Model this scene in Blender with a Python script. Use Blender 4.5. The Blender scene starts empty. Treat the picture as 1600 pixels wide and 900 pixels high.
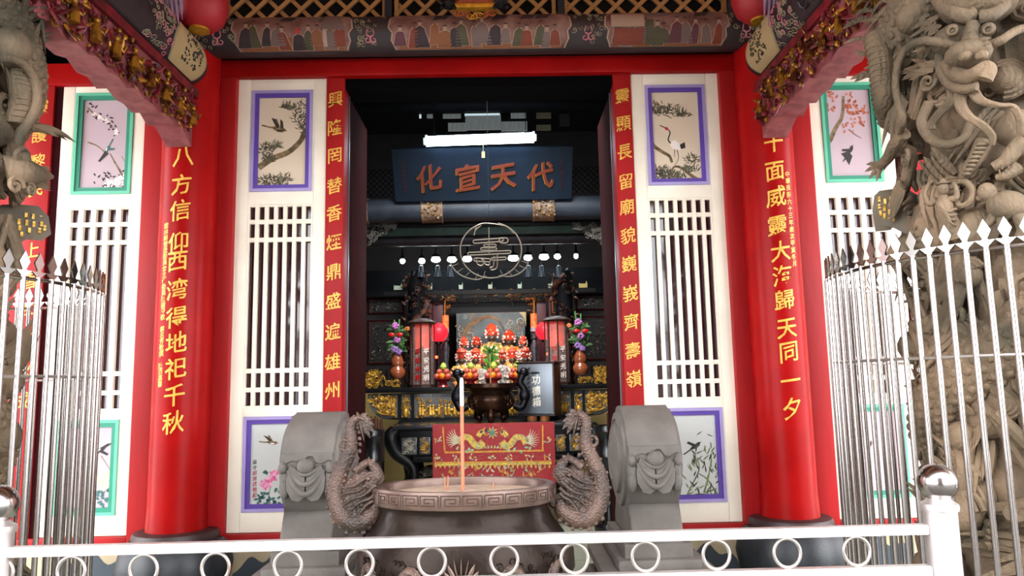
import bpy, bmesh, math, random
from math import sin, cos, pi, radians, atan2, sqrt, hypot
from mathutils import Vector, Matrix

SC = bpy.context.scene
COL = SC.collection
# ------------------------------------------------------------------ camera
FPX = 1155.0
CAM = Vector((0.15, -5.8, 1.45))
PITCH, YAW, ROLL = radians(7.35), radians(0.84), radians(1.14)
_f = Vector((sin(YAW) * cos(PITCH), cos(YAW) * cos(PITCH), sin(PITCH)))
_r0 = Vector((cos(YAW), -sin(YAW), 0))
_u0 = _r0.cross(_f)
_R = _r0 * cos(ROLL) - _u0 * sin(ROLL)
_U = _u0 * cos(ROLL) + _r0 * sin(ROLL)
cam_data = bpy.data.cameras.new('camera')
cam_data.sensor_width = 36.0
cam_data.lens = FPX * 36.0 / 1600.0
cam_data.clip_start = 0.05
cam = bpy.data.objects.new('camera', cam_data)
COL.objects.link(cam)
cam.matrix_world = Matrix.Translation(CAM) @ Matrix((_R, _U, -_f)).transposed().to_4x4()
SC.camera = cam


def at(px, py, Y):
    """a point of the photograph (1600x900) carried to the vertical plane at depth Y"""
    d = _f * FPX + _R * (px - 800) + _U * (450 - py)
    t = (Y - CAM.y) / d.y
    return CAM + d * t


def at_z(px, py, z):
    d = _f * FPX + _R * (px - 800) + _U * (450 - py)
    t = (z - CAM.z) / d.z
    return CAM + d * t


# ------------------------------------------------------------------ sky, light, exposure
W = bpy.data.worlds.new('sky')
SC.world = W
W.use_nodes = True
nt = W.node_tree
bg = nt.nodes['Background']
bg.inputs['Color'].default_value = (0.93, 0.96, 1.0, 1)
bg.inputs['Strength'].default_value = 11.5
SC.view_settings.view_transform = 'Standard'
SC.view_settings.look = 'None'
SC.view_settings.exposure = 0.0
SC.view_settings.gamma = 1.0
SC.view_settings.use_curve_mapping = False
pl_ = bpy.data.lights.new('added_porch_fill', 'AREA')  # unseen warm area light, added to tint the top of the front
pl_.shape = 'RECTANGLE'
pl_.size, pl_.size_y = 4.0, .3
pl_.energy = 7
pl_.color = (1, .60, .32)
plo = bpy.data.objects.new('added_porch_fill', pl_)
plo.location = (0, -1.9, 4.85)
plo.rotation_euler = (radians(40), 0, 0)
COL.objects.link(plo)
hl = bpy.data.lights.new('added_hall_fill', 'AREA')  # unseen fill light without a fixture, added to brighten the offering table
hl.shape = 'RECTANGLE'
hl.size, hl.size_y = 1.6, .3
hl.energy = 85
hl.spread = radians(105)
hl.color = (1, .97, .92)
hlo = bpy.data.objects.new('added_hall_fill', hl)
hlo.location = (.1, .75, 4.5)
hlo.rotation_euler = (radians(27), 0, 0)
COL.objects.link(hlo)
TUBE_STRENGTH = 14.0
LED_STRENGTH = 60.0
SHRINE_STRENGTH = 190.0
LAMP_RED = 3.2


# ------------------------------------------------------------------ materials
def lin(h):
    h = h.lstrip('#')
    c = [int(h[i:i + 2], 16) / 255 for i in (0, 2, 4)]
    return tuple(x / 12.92 if x <= .04045 else ((x + .055) / 1.055) ** 2.4 for x in c) + (1,)


MATS = {}


def mat(name, col, rough=.6, metal=0., var=.12, scale=6., bump=0., bscale=60., emit=0., spec=.5, col2=None, tex='noise', coat=0.,
        thr=None, stretch=None):
    """procedural surface: colour varied by noise, with optional bump"""
    if name in MATS:
        return MATS[name]
    m = bpy.data.materials.new(name)
    m.use_nodes = True
    n, l = m.node_tree.nodes, m.node_tree.links
    b = n['Principled BSDF']
    b.inputs['Roughness'].default_value = rough
    b.inputs['Metallic'].default_value = metal
    b.inputs['Specular IOR Level'].default_value = spec
    b.inputs['Coat Weight'].default_value = coat
    b.inputs['Coat Roughness'].default_value = .15
    tc = n.new('ShaderNodeTexCoord')
    mp = n.new('ShaderNodeMapping')
    if stretch:
        mp.inputs['Scale'].default_value = stretch
    l.new(tc.outputs['Object'], mp.inputs['Vector'])
    c = lin(col)
    c2 = lin(col2) if col2 else tuple(x * (1 - var) for x in c[:3]) + (1,)
    tx = n.new('ShaderNodeTexNoise')
    tx.inputs['Scale'].default_value = scale
    tx.inputs['Detail'].default_value = 5
    l.new(mp.outputs['Vector'], tx.inputs['Vector'])
    rp = n.new('ShaderNodeValToRGB')
    lo, hi = thr if thr else (.35, .65)
    rp.color_ramp.elements[0].position = lo
    rp.color_ramp.elements[1].position = hi
    rp.color_ramp.elements[0].color = c2
    rp.color_ramp.elements[1].color = c
    l.new(tx.outputs['Fac'], rp.inputs['Fac'])
    l.new(rp.outputs['Color'], b.inputs['Base Color'])
    if bump:
        bt = n.new({'noise': 'ShaderNodeTexNoise', 'wave': 'ShaderNodeTexWave'}.get(tex, 'ShaderNodeTexVoronoi'))
        bt.inputs['Scale'].default_value = bscale
        if tex == 'wave':
            bt.inputs['Distortion'].default_value = 9
            bt.inputs['Detail'].default_value = 3
            bt.inputs['Detail Scale'].default_value = 1.6
        l.new(mp.outputs['Vector'], bt.inputs['Vector'])
        bn = n.new('ShaderNodeBump')
        bn.inputs['Strength'].default_value = bump
        bn.inputs['Distance'].default_value = .02
        l.new(bt.outputs[0], bn.inputs['Height'])
        l.new(bn.outputs['Normal'], b.inputs['Normal'])
    if emit:
        b.inputs['Emission Color'].default_value = c
        b.inputs['Emission Strength'].default_value = emit
    MATS[name] = m
    return m


def glass(name, col, alpha=.25, rough=.03, spec=.5):
    """thin clear or tinted pane: mostly transparent, with gloss"""
    if name in MATS:
        return MATS[name]
    m = bpy.data.materials.new(name)
    m.use_nodes = True
    b = m.node_tree.nodes['Principled BSDF']
    b.inputs['Base Color'].default_value = lin(col)
    b.inputs['Roughness'].default_value = rough
    b.inputs['Alpha'].default_value = alpha
    b.inputs['Specular IOR Level'].default_value = spec
    MATS[name] = m
    return m


RED = mat('red_lacquer', '#a01010', .3, var=.22, scale=3, bump=.05, bscale=25, spec=.08)
REDB = mat('red_board_paint', '#a4191b', .45, var=.25, scale=4, bump=.08, bscale=30, stretch=(1, 1, .2), spec=.2)
REDD = mat('dark_red_wood', '#300a0d', .85, var=.3, spec=.06)
CREAM = mat('cream_paint', '#f2e9d6', .5, var=.10, scale=3, bump=.04, bscale=40)
GOLD = mat('gold_leaf', '#d9a032', .38, .55, var=.35, scale=30)
GOLDP = mat('gold_paint', '#e8b548', .45, .15, var=.25, scale=20)
STEEL = mat('stainless_steel', '#aaa39e', .2, 1., var=.06, scale=9, stretch=(1, 1, .1))
RAILS = mat('satin_rail_steel', '#cfc8c5', .4, .85, var=.05, scale=9)
STEELR = mat('steel_with_rust', '#b5aca5', .3, .85, col2='#8a5a2a', scale=7, thr=(.22, .34))
BRONZE = mat('dark_bronze', '#2a201b', .3, .35, var=.35, scale=5, bump=.15, bscale=18, spec=.12)
BRONZEP = mat('polished_bronze', '#6a544a', .36, .5, var=.3, scale=14)
STONE = mat('grey_granite', '#6f6862', .75, var=.3, scale=5, bump=.25, bscale=90)
STONED = mat('dark_granite', '#23272b', .5, var=.3, scale=9, bump=.15, bscale=120)
CARVE = mat('carved_sandstone', '#836c54', .8, col2='#3f3828', scale=2.8, bump=.25, bscale=13, tex='wave')
CARVEB = mat('weathered_bronze_scales', '#5c463b', .5, .15, col2='#362a24', scale=8, bump=.35, bscale=80, tex='voronoi')
BLACKW = mat('black_lacquer_wood', '#0a0a0e', .42, var=.3, scale=7, spec=.3)
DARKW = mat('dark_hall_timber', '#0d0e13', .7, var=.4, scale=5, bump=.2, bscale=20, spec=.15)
BLUEW = mat('blue_grey_painted_timber', '#3c4654', .55, col2='#232a38', scale=3, bump=.15, bscale=25)


# ------------------------------------------------------------------ mesh builder
class MB:
    def __init__(s):
        s.bm = bmesh.new()
        s.mats = []

    def mi(s, m):
        if m not in s.mats:
            s.mats.append(m)
        return s.mats.index(m)

    def faces(s, vs, fs, m):
        i = s.mi(m)
        v = [s.bm.verts.new(p) for p in vs]
        for f in fs:
            try:
                s.bm.faces.new([v[k] for k in f]).material_index = i
            except ValueError:
                pass
        return v

    def box(s, x0, x1, y0, y1, z0, z1, m, bev=0.):
        p = [(x, y, z) for x in (x0, x1) for y in (y0, y1) for z in (z0, z1)]
        F = [(0, 1, 3, 2), (4, 6, 7, 5), (0, 4, 5, 1), (2, 3, 7, 6), (0, 2, 6, 4), (1, 5, 7, 3)]
        v = s.faces(p, F, m)
        if bev:
            e = list({e for q in v for e in q.link_edges})
            bmesh.ops.bevel(s.bm, geom=e, offset=bev, segments=2, affect='EDGES', profile=.6)
        return v

    def prism(s, pts, y0, y1, m, closed=True):
        """outline of (x, z) points extruded from y0 to y1"""
        n = len(pts)
        vs = [(x, y0, z) for x, z in pts] + [(x, y1, z) for x, z in pts]
        fs = [(i, (i + 1) % n, n + (i + 1) % n, n + i) for i in range(n)]
        fs += [tuple(range(n - 1, -1, -1)), tuple(range(n, 2 * n))]
        s.faces(vs, fs, m)

    def prism_dir(s, pts, d, m):
        """outline of 3-D points extruded by a vector"""
        n = len(pts)
        d = Vector(d)
        vs = [Vector(p) for p in pts] + [Vector(p) + d for p in pts]
        fs = [(i, (i + 1) % n, n + (i + 1) % n, n + i) for i in range(n)]
        fs += [tuple(range(n - 1, -1, -1)), tuple(range(n, 2 * n))]
        s.faces(vs, fs, m)

    def lathe(s, prof, c, m, seg=32, sx=1., sy=1., lobes=0, amp=0., axis='z', cap=True):
        c = Vector(c)
        vs, fs = [], []
        for r, z in prof:
            for k in range(seg):
                a = 2 * pi * k / seg
                q = r * (1 + amp * abs(cos(lobes * a / 2))) if lobes else r
                p = (q * cos(a) * sx, q * sin(a) * sy, z)
                if axis == 'x':
                    p = (p[2], p[0], p[1])
                elif axis == 'y':
                    p = (p[0], p[2], p[1])
                vs.append(c + Vector(p))
        n = len(prof)
        for j in range(n - 1):
            for k in range(seg):
                k2 = (k + 1) % seg
                fs.append((j * seg + k, j * seg + k2, (j + 1) * seg + k2, (j + 1) * seg + k))
        if cap:
            fs.append(tuple(range(seg - 1, -1, -1)))
            fs.append(tuple((n - 1) * seg + k for k in range(seg)))
        s.faces(vs, fs, m)

    def ball(s, c, r, m, seg=12, rings=8, rot=None):
        if not hasattr(r, '__len__'):
            r = (r, r, r)
        c = Vector(c)
        vs, fs = [], []
        for j in range(rings + 1):
            t = pi * j / rings
            for k in range(seg):
                a = 2 * pi * k / seg
                p = Vector((r[0] * sin(t) * cos(a), r[1] * sin(t) * sin(a), r[2] * cos(t)))
                if rot is not None:
                    p = rot @ p
                vs.append(c + p)
        for j in range(rings):
            for k in range(seg):
                k2 = (k + 1) % seg
                fs.append((j * seg + k, (j + 1) * seg + k, (j + 1) * seg + k2, j * seg + k2))
        v = s.faces(vs, fs, m)
        bmesh.ops.remove_doubles(s.bm, verts=v[:seg] + v[-seg:], dist=1e-7)

    def tube(s, path, r, m, seg=8, closed=False, flat=1., up=(0, 0, 1)):
        P = [Vector(p) for p in path]
        n = len(P)
        R = list(r) if hasattr(r, '__len__') else [r] * n
        if len(R) != n:
            R = [R[0] + (R[-1] - R[0]) * i / (n - 1) for i in range(n)] if len(R) == 2 else R
        vs, fs = [], []
        last = None
        for i in range(n):
            if closed:
                t = P[(i + 1) % n] - P[i - 1]
            else:
                t = P[min(i + 1, n - 1)] - P[max(i - 1, 0)]
            if t.length < 1e-9:
                t = Vector((0, 0, 1))
            t.normalize()
            if last is None:
                u = Vector(up)
                if abs(u.dot(t)) > .95:
                    u = Vector((0, 1, 0)) if abs(t.y) < .9 else Vector((1, 0, 0))
            else:
                u = last
            u = (u - t * u.dot(t))
            if u.length < 1e-6:
                u = t.orthogonal()
            u.normalize()
            last = u
            w = t.cross(u)
            for k in range(seg):
                a = 2 * pi * k / seg
                vs.append(P[i] + (u * cos(a) + w * sin(a) * flat) * R[i])
        for i in range(n if closed else n - 1):
            j = (i + 1) % n
            for k in range(seg):
                k2 = (k + 1) % seg
                fs.append((i * seg + k, i * seg + k2, j * seg + k2, j * seg + k))
        if not closed:
            fs.append(tuple(range(seg - 1, -1, -1)))
            fs.append(tuple((n - 1) * seg + k for k in range(seg)))
        s.faces(vs, fs, m)

    def text(s, ch, fn, m, fine=False):
        """a written character as solid strokes; fn maps glyph x, y, depth to the world"""
        vs, fs = glyph_fine(ch) if fine else glyph(ch)
        s.faces([fn(*v) for v in vs], fs, m)

    def build(s, name, parent=None, origin=None, smooth=40, mods=None):
        bm = s.bm
        bmesh.ops.recalc_face_normals(bm, faces=bm.faces)
        me = bpy.data.meshes.new(name)
        if parent is not None:
            off = wloc(parent)
        elif origin is not None:
            off = Vector(origin)
        else:
            xs = [v.co for v in bm.verts]
            lo = [min(c[i] for c in xs) for i in range(3)]
            hi = [max(c[i] for c in xs) for i in range(3)]
            off = Vector(((lo[0] + hi[0]) / 2, (lo[1] + hi[1]) / 2, lo[2]))
        bmesh.ops.translate(bm, verts=bm.verts, vec=-off)
        bm.to_mesh(me)
        bm.free()
        for m in s.mats:
            me.materials.append(m)
        if smooth:
            me.shade_smooth()
            me.set_sharp_from_angle(angle=radians(smooth))
        o = bpy.data.objects.new(name, me)
        COL.objects.link(o)
        if parent is not None:
            o.parent = parent
        else:
            o.location = off
        return o


def wloc(o):
    v = Vector((0, 0, 0))
    while o is not None:
        v = v + o.location
        o = o.parent
    return v


GL = {}
GLF = {}


def glyph_fine(ch):
    """the same character cut into small triangles so that it can follow a curved shaft"""
    if ch not in GLF:
        vs, fs = glyph(ch)
        g = bmesh.new()
        v = [g.verts.new(p) for p in vs]
        for q in fs:
            try:
                g.faces.new([v[i] for i in q])
            except ValueError:
                pass
        bmesh.ops.remove_doubles(g, verts=g.verts, dist=1e-5)
        bmesh.ops.triangulate(g, faces=g.faces)
        for _ in range(3):
            lg = [e for e in g.edges if abs(e.verts[0].co.x - e.verts[1].co.x) > .16]
            if not lg:
                break
            bmesh.ops.subdivide_edges(g, edges=lg, cuts=1)
            bmesh.ops.triangulate(g, faces=[f for f in g.faces if len(f.verts) > 3])
        g.verts.index_update()
        GLF[ch] = ([tuple(p.co) for p in g.verts], [tuple(q.index for q in f.verts) for f in g.faces])
        g.free()
    return GLF[ch]


def glyph(ch, bold=.009):
    if ch not in GL:
        c = bpy.data.curves.new('g', 'FONT')
        c.body = ch
        c.size = 1
        c.extrude = .03
        c.offset = bold
        c.resolution_u = 2
        c.align_x = 'CENTER'
        c.align_y = 'CENTER'
        o = bpy.data.objects.new('g', c)
        COL.objects.link(o)
        bpy.context.view_layer.update()
        me = bpy.data.meshes.new_from_object(o.evaluated_get(bpy.context.evaluated_depsgraph_get()))
        vs = [tuple(v.co) for v in me.vertices]
        if vs:
            mx = [(min(v[i] for v in vs) + max(v[i] for v in vs)) / 2 for i in (0, 1)]
            # brush-like slant: strokes climb to the right and swell towards the foot
            vs = [(v[0] - mx[0], v[1] - mx[1] + .13 * (v[0] - mx[0]) + .03 * sin(7 * v[0]), v[2]) for v in vs]
        GL[ch] = (vs, [tuple(p.vertices) for p in me.polygons])
        bpy.data.objects.remove(o)
        bpy.data.curves.remove(c)
        bpy.data.meshes.remove(me)
    return GL[ch]


def flat_text(mb, ch, c, w, h, m, depth=.3):
    """character standing on a wall that faces the yard"""
    mb.text(ch, lambda x, y, z: (c[0] + x * w, c[1] - z * w * depth, c[2] + y * h), m)


def tag(o, label=None, cat=None, group=None, kind=None):
    if label:
        o['label'] = label
    if cat:
        o['category'] = cat
    if group:
        o['group'] = group
    if kind:
        o['kind'] = kind
    return o


def thing(name, label, cat, loc, group=None):
    o = bpy.data.objects.new(name, None)
    o.empty_display_size = .1
    COL.objects.link(o)
    o.location = loc
    return tag(o, label, cat, group)


def dup(o, loc=None, parent=None, label=None):
    c = o.copy()
    COL.objects.link(c)
    if parent is not None:
        c.parent = parent
    for ch in list(o.children):
        dup(ch, None, c)
    if loc is not None:
        c.location = loc
    if label:
        c['label'] = label
    return c


def struct(mb, name, label=None, cat=None, **k):
    return tag(mb.build(name, **k), label, cat, kind='structure')


def smooth_path(pts, n=6):
    """Catmull-Rom through the points"""
    P = [Vector(p) for p in pts]
    P = [P[0] * 2 - P[1]] + P + [P[-1] * 2 - P[-2]]
    out = []
    for i in range(1, len(P) - 2):
        a, b, c, d = P[i - 1:i + 3]
        for k in range(n):
            t = k / n
            out.append(.5 * ((2 * b) + (c - a) * t + (2 * a - 5 * b + 4 * c - d) * t * t + (3 * b - a - 3 * c + d) * t ** 3))
    out.append(P[-2])
    return out


def lerp_list(v, n):
    out = []
    for i in range(len(v) - 1):
        out += [v[i] + (v[i + 1] - v[i]) * k / n for k in range(n)]
    return out + [v[-1]]


def scroll(mb, c, size, ang, m, ux, uz, r=.12, turns=1.25, sgn=1, n=10):
    """a carved curl: a tapering spiral lying in the plane of ux and uz"""
    pts = []
    for k in range(n + 1):
        t = k / n
        a = ang + sgn * t * turns * 2 * pi
        q = size * (1 - .85 * t)
        pts.append(c + ux * (cos(a) * q) + uz * (sin(a) * q))
    mb.tube(pts, [size * r * (1.1 - .6 * k / n) for k in range(n + 1)], m, seg=5)


def tuft(mb, base, d, length, width, m, curl=None, n=6, seg=5, flat=.45):
    """a flame-like lock: a tapering, bending tube"""
    d = Vector(d).normalized()
    curl = Vector(curl) if curl is not None else Vector((0, 0, 0))
    pts, rr = [], []
    for k in range(n + 1):
        t = k / n
        pts.append(Vector(base) + d * (length * t) + curl * (length * t * t))
        rr.append(max(width * sin(pi * (.18 + .82 * t)) ** .8, width * .04))
    mb.tube(pts, rr, m, seg=seg, flat=flat)
# ================================================================== the setting
rnd = random.Random(7)
TILE = None


def tile_mat(name, a, b, sx, sy, mortar, rough=.25):
    m = bpy.data.materials.new(name)
    m.use_nodes = True
    n, l = m.node_tree.nodes, m.node_tree.links
    p = n['Principled BSDF']
    p.inputs['Roughness'].default_value = rough
    tc = n.new('ShaderNodeTexCoord')
    br = n.new('ShaderNodeTexBrick')
    br.offset = 0
    br.inputs['Scale'].default_value = 1
    br.inputs['Brick Width'].default_value = sx
    br.inputs['Row Height'].default_value = sy
    br.inputs['Mortar Size'].default_value = .006
    br.inputs['Color1'].default_value = lin(a)
    br.inputs['Color2'].default_value = lin(b)
    br.inputs['Mortar'].default_value = lin(mortar)
    l.new(tc.outputs['Object'], br.inputs['Vector'])
    l.new(br.outputs['Color'], p.inputs['Base Color'])
    return m


FLOOR = tile_mat('pale_green_tiles', '#a3a897', '#989e8d', .5, .5, '#6f7468')
YARD = mat('dark_paved_yard', '#4f4c48', .8, var=.15, scale=2, bump=.2)
b = MB()
b.box(-6, 6, -3.1, 6.2, -.1, 0, FLOOR)
struct(b, 'floor', origin=(0, 0, 0))
b = MB()
b.box(-40, 40, -40, -3.1, -.25, -.1, YARD)
struct(b, 'ground', origin=(0, 0, 0))

# porch ceiling and the roof it carries; hall ceiling
CEILM = mat('porch_ceiling_boards', '#8a4a28', .6, var=.3, stretch=(6, .3, 1))
b = MB()
# boarded porch ceiling sloping down to the eave
prof_ = [(.3, 5.0), (-2.4, 5.0), (-4.6, 3.95), (-4.6, 4.05), (-2.4, 5.12), (.3, 5.12)]
b.faces([(x, y, z) for x in (-7.5, 7.5) for y, z in prof_], [(0, 1, 2, 3, 4, 5), (11, 10, 9, 8, 7, 6)] + [(i, (i + 1) % 6, 6 + (i + 1) % 6, 6 + i) for i in range(6)], CEILM)
struct(b, 'ceiling_porch', origin=(0, 0, 5))
b = MB()
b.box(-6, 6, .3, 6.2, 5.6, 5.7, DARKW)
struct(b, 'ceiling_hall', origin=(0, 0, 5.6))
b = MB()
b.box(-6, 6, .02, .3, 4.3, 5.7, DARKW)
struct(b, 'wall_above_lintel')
WALLD = mat('dark_hall_wall', '#2a2830', .7, var=.35, scale=3)  # plain dark wall colour with random variation
WALLY = mat('yellow_plaster', '#a4905a', .7, var=.2, scale=5)
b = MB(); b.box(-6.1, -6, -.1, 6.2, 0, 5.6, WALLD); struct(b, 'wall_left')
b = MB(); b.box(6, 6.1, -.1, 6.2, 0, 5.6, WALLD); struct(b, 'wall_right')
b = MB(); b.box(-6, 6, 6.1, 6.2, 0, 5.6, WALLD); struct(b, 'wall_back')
# unseen block added behind the viewer to keep light off the middle
LIGHT_BLOCK = mat('dark_light_block', '#3a2c28', .8, var=.3)
b = MB()
b.box(-1.9, 1.9, -13.5, -9.5, -.1, 4.6, LIGHT_BLOCK)
b.prism([(-2.5, 4.5), (-1.9, 4.9), (0, 6.0), (1.9, 4.9), (2.5, 4.5)], -14, -9.0, LIGHT_BLOCK)
struct(b, 'wall_added_light_block')
# low painted walls under the lattice doors
DADO = mat('beige_dado_paint', '#b3a283', .6, var=.12)
MURAL = mat('slate_blue_mural_paint', '#39434c', .6, var=.2)
Y0 = 0.0
for sname, s in (('left', -1), ('right', 1)):
    b = MB()
    b.box(min(s * 1.1, s * 6), max(s * 1.1, s * 6), -.02, .12, 0, .30, DADO)
    # dark cloud-shaped mural patches painted on the low wall
    for cx, w, h in ((1.62, .30, .20), (2.95, .34, .23), (3.7, .3, .2)):
        pts = []
        N = 22
        for k in range(N + 1):
            t = k / N
            pts.append((s * cx + (t - .5) * 2 * w, .03 + h * (sin(pi * t) ** .5) * (.82 + .18 * cos(6 * pi * t + cx))))
        pts = pts + [(s * cx + w, .005), (s * cx - w, .005)]
        b.prism(pts, -.024, -.019, MURAL)
    struct(b, 'wall_front_' + sname, origin=(s * 3.5, 0, 0))

# red frames: lintel, posts, sills
b = MB(); b.box(-2.08, 2.08, -.09, .12, 3.94, 4.085, RED, .012); struct(b, 'trim_1')
k = 2
for s in (-1, 1):
    for (x0, x1, z0, z1, y) in ((1.95, 2.085, .30, 3.94, -.09), (2.47, 2.68, .30, 4.0, -.07)):
        b = MB()
        b.box(min(s * x0, s * x1), max(s * x0, s * x1), y, .12, z0, z1, REDB, .01)
        struct(b, 'trim_%d' % k); k += 1
    b = MB()
    b.box(min(s * 1.09, s * 1.952), max(s * 1.09, s * 1.952), -.07, .12, .30, .372, REDB, .008)
    struct(b, 'trim_%d' % k); k += 1
    b = MB()
    b.box(min(s * 2.678, s * 3.7), max(s * 2.678, s * 3.7), -.07, .12, .30, .372, REDB, .008)
    struct(b, 'trim_%d' % k); k += 1
    b = MB()
    b.box(min(s * 2.678, s * 6), max(s * 2.678, s * 6), -.07, .12, 3.9, 4.085, RED, .01)
    struct(b, 'trim_%d' % k); k += 1
    b = MB()
    b.box(min(s * 3.36, s * 3.42), max(s * 3.36, s * 3.42), -.03, .12, .372, 3.9, REDD)
    struct(b, 'trim_%d' % k); k += 1
    # plain red wall outside the outer strips
    b = MB()
    b.box(min(s * 3.62, s * 6), max(s * 3.62, s * 6), -.03, .12, .30, 3.9, REDB)
    struct(b, 'trim_%d' % k); k += 1
# black soffit and threshold of the doorway
b = MB(); b.box(-1.09, 1.09, -.02, .3, 3.86, 3.94, mat('matt_black_soffit', '#060607', .9, spec=.05)); struct(b, 'trim_%d' % k); k += 1

# ================================================================== lattice door panels
PURP = mat('purple_frame_paint', '#5a3f9c', .45, var=.15)
PURPL = mat('lilac_frame_paint', '#a394c8', .45, var=.12)
GREEN = mat('green_frame_paint', '#0d8467', .45, var=.15)
GREENL = mat('mint_frame_paint', '#58b795', .45, var=.12)
PAPER = mat('cream_picture_ground', '#d9c7ae', .6, var=.07, scale=2)
PAPERW = mat('pale_grey_picture_ground', '#c9ccc8', .6, var=.06, scale=2)
LILAC = mat('dusty_lilac_picture_ground', '#b8a4ab', .6, var=.06, scale=2)
PANE = mat('dark_wine_glass', '#3d1620', .06, 0, var=.3, scale=2, spec=.6)
INKB = mat('black_ink', '#2b2623', .7)
INKG = mat('grey_green_pine_ink', '#55533c', .7, col2='#332f26')
INKBR = mat('brown_branch_ink', '#8a7550', .7, col2='#4d3c28', scale=30)
INKW = mat('white_petal_paint', '#efe4dc', .7)
INKPK = mat('pink_peony_paint', '#d2508c', .7, col2='#eebcd0', scale=40)
INKPE = mat('peach_peony_paint', '#e7b48d', .7, col2='#f3dcc2', scale=40)
INKTEAL = mat('teal_leaf_paint', '#3d6a68', .7)
INKRU = mat('rust_maple_paint', '#a0472c', .7, col2='#c4714f', scale=40)
INKRD = mat('red_ink', '#b03040', .7)
INKGR = mat('bamboo_green_ink', '#7d8a5e', .7, col2='#4d5640', scale=20)


def frame_ring(b, x0, x1, z0, z1, y0, y1, w, m):
    b.box(x0, x1, y0, y1, z1 - w, z1, m)
    b.box(x0, x1, y0, y1, z0, z0 + w, m)
    b.box(x0, x0 + w, y0, y1, z0 + w, z1 - w, m)
    b.box(x1 - w, x1, y0, y1, z0 + w, z1 - w, m)


def panel(label, x0, x1, ncell, F, L, ground_top, ground_bot, ink_top, ink_bot, side):
    z0, z1 = .375, 3.942
    t = thing('lattice_door_panel', label, 'door panel', ((x0 + x1) / 2, 0, z0), 'lattice door panels of the front')
    w = x1 - x0
    lx0, lx1 = x0 + .10 * w / .72, x1 - .10 * w / .72
    ux0, ux1 = lx0 + .012, lx1 - .012
    UZ0, UZ1 = 3.005, 3.845          # upper picture frame
    LZ0, LZ1 = 1.30, 2.90            # lattice
    BZ0, BZ1 = .525, 1.235           # lower picture frame
    b = MB()
    b.box(x0, lx0, -.03, .03, z0, z1, CREAM, .006)
    b.box(lx1, x1, -.03, .03, z0, z1, CREAM, .006)
    for a, c in ((UZ1, z1), (LZ1, UZ0), (BZ1, LZ0), (z0, BZ0)):
        b.box(lx0, lx1, -.028, .03, a, c, CREAM, .004)
    for xa, xb in ((lx0, ux0), (ux1, lx1)):
        b.box(xa, xb, -.026, .03, UZ0, UZ1, CREAM)
        b.box(xa, xb, -.026, .03, BZ0, BZ1, CREAM)
    b.build('frame', t)
    for nm, (a, c), gm, ink in (('upper_picture', (UZ0, UZ1), ground_top, ink_top), ('lower_picture', (BZ0, BZ1), ground_bot, ink_bot)):
        b = MB()
        frame_ring(b, ux0, ux1, a, c, -.040, .02, .024, L)
        frame_ring(b, ux0 + .024, ux1 - .024, a + .024, c - .024, -.028, .02, .032, F)
        tag(b.build('picture_frame', t), 'painted moulding round the picture')
        b = MB()
        b.box(ux0 + .05, ux1 - .05, -.012, .01, a + .05, c - .05, gm)
        if ink:
            ink(b)
        b.build(nm, t)
    # lattice: two rows of small cells, tall cells, two rows of small cells
    b = MB()
    n = ncell
    cw = (lx1 - lx0) / n
    bw = cw * .42
    for i in range(n + 1):
        xc = lx0 + i * cw
        b.box(max(xc - bw / 2, lx0), min(xc + bw / 2, lx1), -.028, .008, LZ0, LZ1, CREAM, .004)
    H = LZ1 - LZ0
    for q in (0, .087, .178, .822, .913, 1):
        zc = LZ0 + H * q
        b.box(lx0, lx1, -.024, .006, max(zc - .018, LZ0), min(zc + .018, LZ1), CREAM, .003)
    b.build('lattice', t)
    b = MB()
    b.box(lx0 + .001, lx1 - .001, .014, .02, LZ0 + .001, LZ1 - .001, PANE)
    b.build('glass_pane', t)
    return t


YP = -.012
def P(px, py, dy=0.):
    return at(px, py, YP - .0015 - dy)


def ink_poly(b, pts, m, dy=0.):
    q = [P(x, y, dy) for x, y in pts]
    b.prism_dir(q, (0, .001, 0), m)


def ink_line(b, pts, w, m, dy=0., n=4):
    """a brush line with tapering width; w in photograph pixels"""
    pp = smooth_path([(x, y, 0) for x, y in pts], n)
    N = len(pp)
    ws = w if hasattr(w, '__len__') else (w, w * .5)
    L_, R_ = [], []
    for i, p in enumerate(pp):
        d = pp[min(i + 1, N - 1)] - pp[max(i - 1, 0)]
        d = Vector((-d.y, d.x, 0)).normalized() if d.length else Vector((1, 0, 0))
        ww = (ws[0] + (ws[1] - ws[0]) * i / (N - 1)) / 2
        L_.append(P((p + d * ww).x, (p + d * ww).y, dy))
        R_.append(P((p - d * ww).x, (p - d * ww).y, dy))
    i = b.mi(m)
    V = [b.bm.verts.new(v) for v in L_] + [b.bm.verts.new(v) for v in R_]
    for k in range(N - 1):
        b.bm.faces.new((V[k], V[k + 1], V[N + k + 1], V[N + k])).material_index = i


def ink_leaf(b, x, y, l, w, a, m, dy=.0004):
    ca, sa = cos(a), sin(a)
    pts = []
    for t, s in ((0, 0), (.3, .5), (.65, .42), (1, 0), (.65, -.42), (.3, -.5)):
        pts.append((x + ca * l * t - sa * w * s, y + sa * l * t + ca * w * s))
    ink_poly(b, pts, m, dy)


def pine(b, x, y, rx, ry, m, n=60, seed=1):
    r = random.Random(seed)
    for k in range(n):
        a = r.uniform(0, 2 * pi); q = sqrt(r.random())
        ink_leaf(b, x + rx * q * cos(a), y + ry * q * sin(a), r.uniform(5, 10), 1.4, r.uniform(-pi, 0), m, .0003 + .0002 * r.random())


def blossom(b, x, y, rad, m, seed=1, n=14):
    r = random.Random(seed)
    for k in range(n):
        a = r.uniform(0, 2 * pi); q = rad * .55 * sqrt(r.random())
        ink_leaf(b, x + q * cos(a), y + q * sin(a), rad * .7, rad * .5, r.uniform(0, 2 * pi), m, .0005 + .0004 * r.random())


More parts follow.
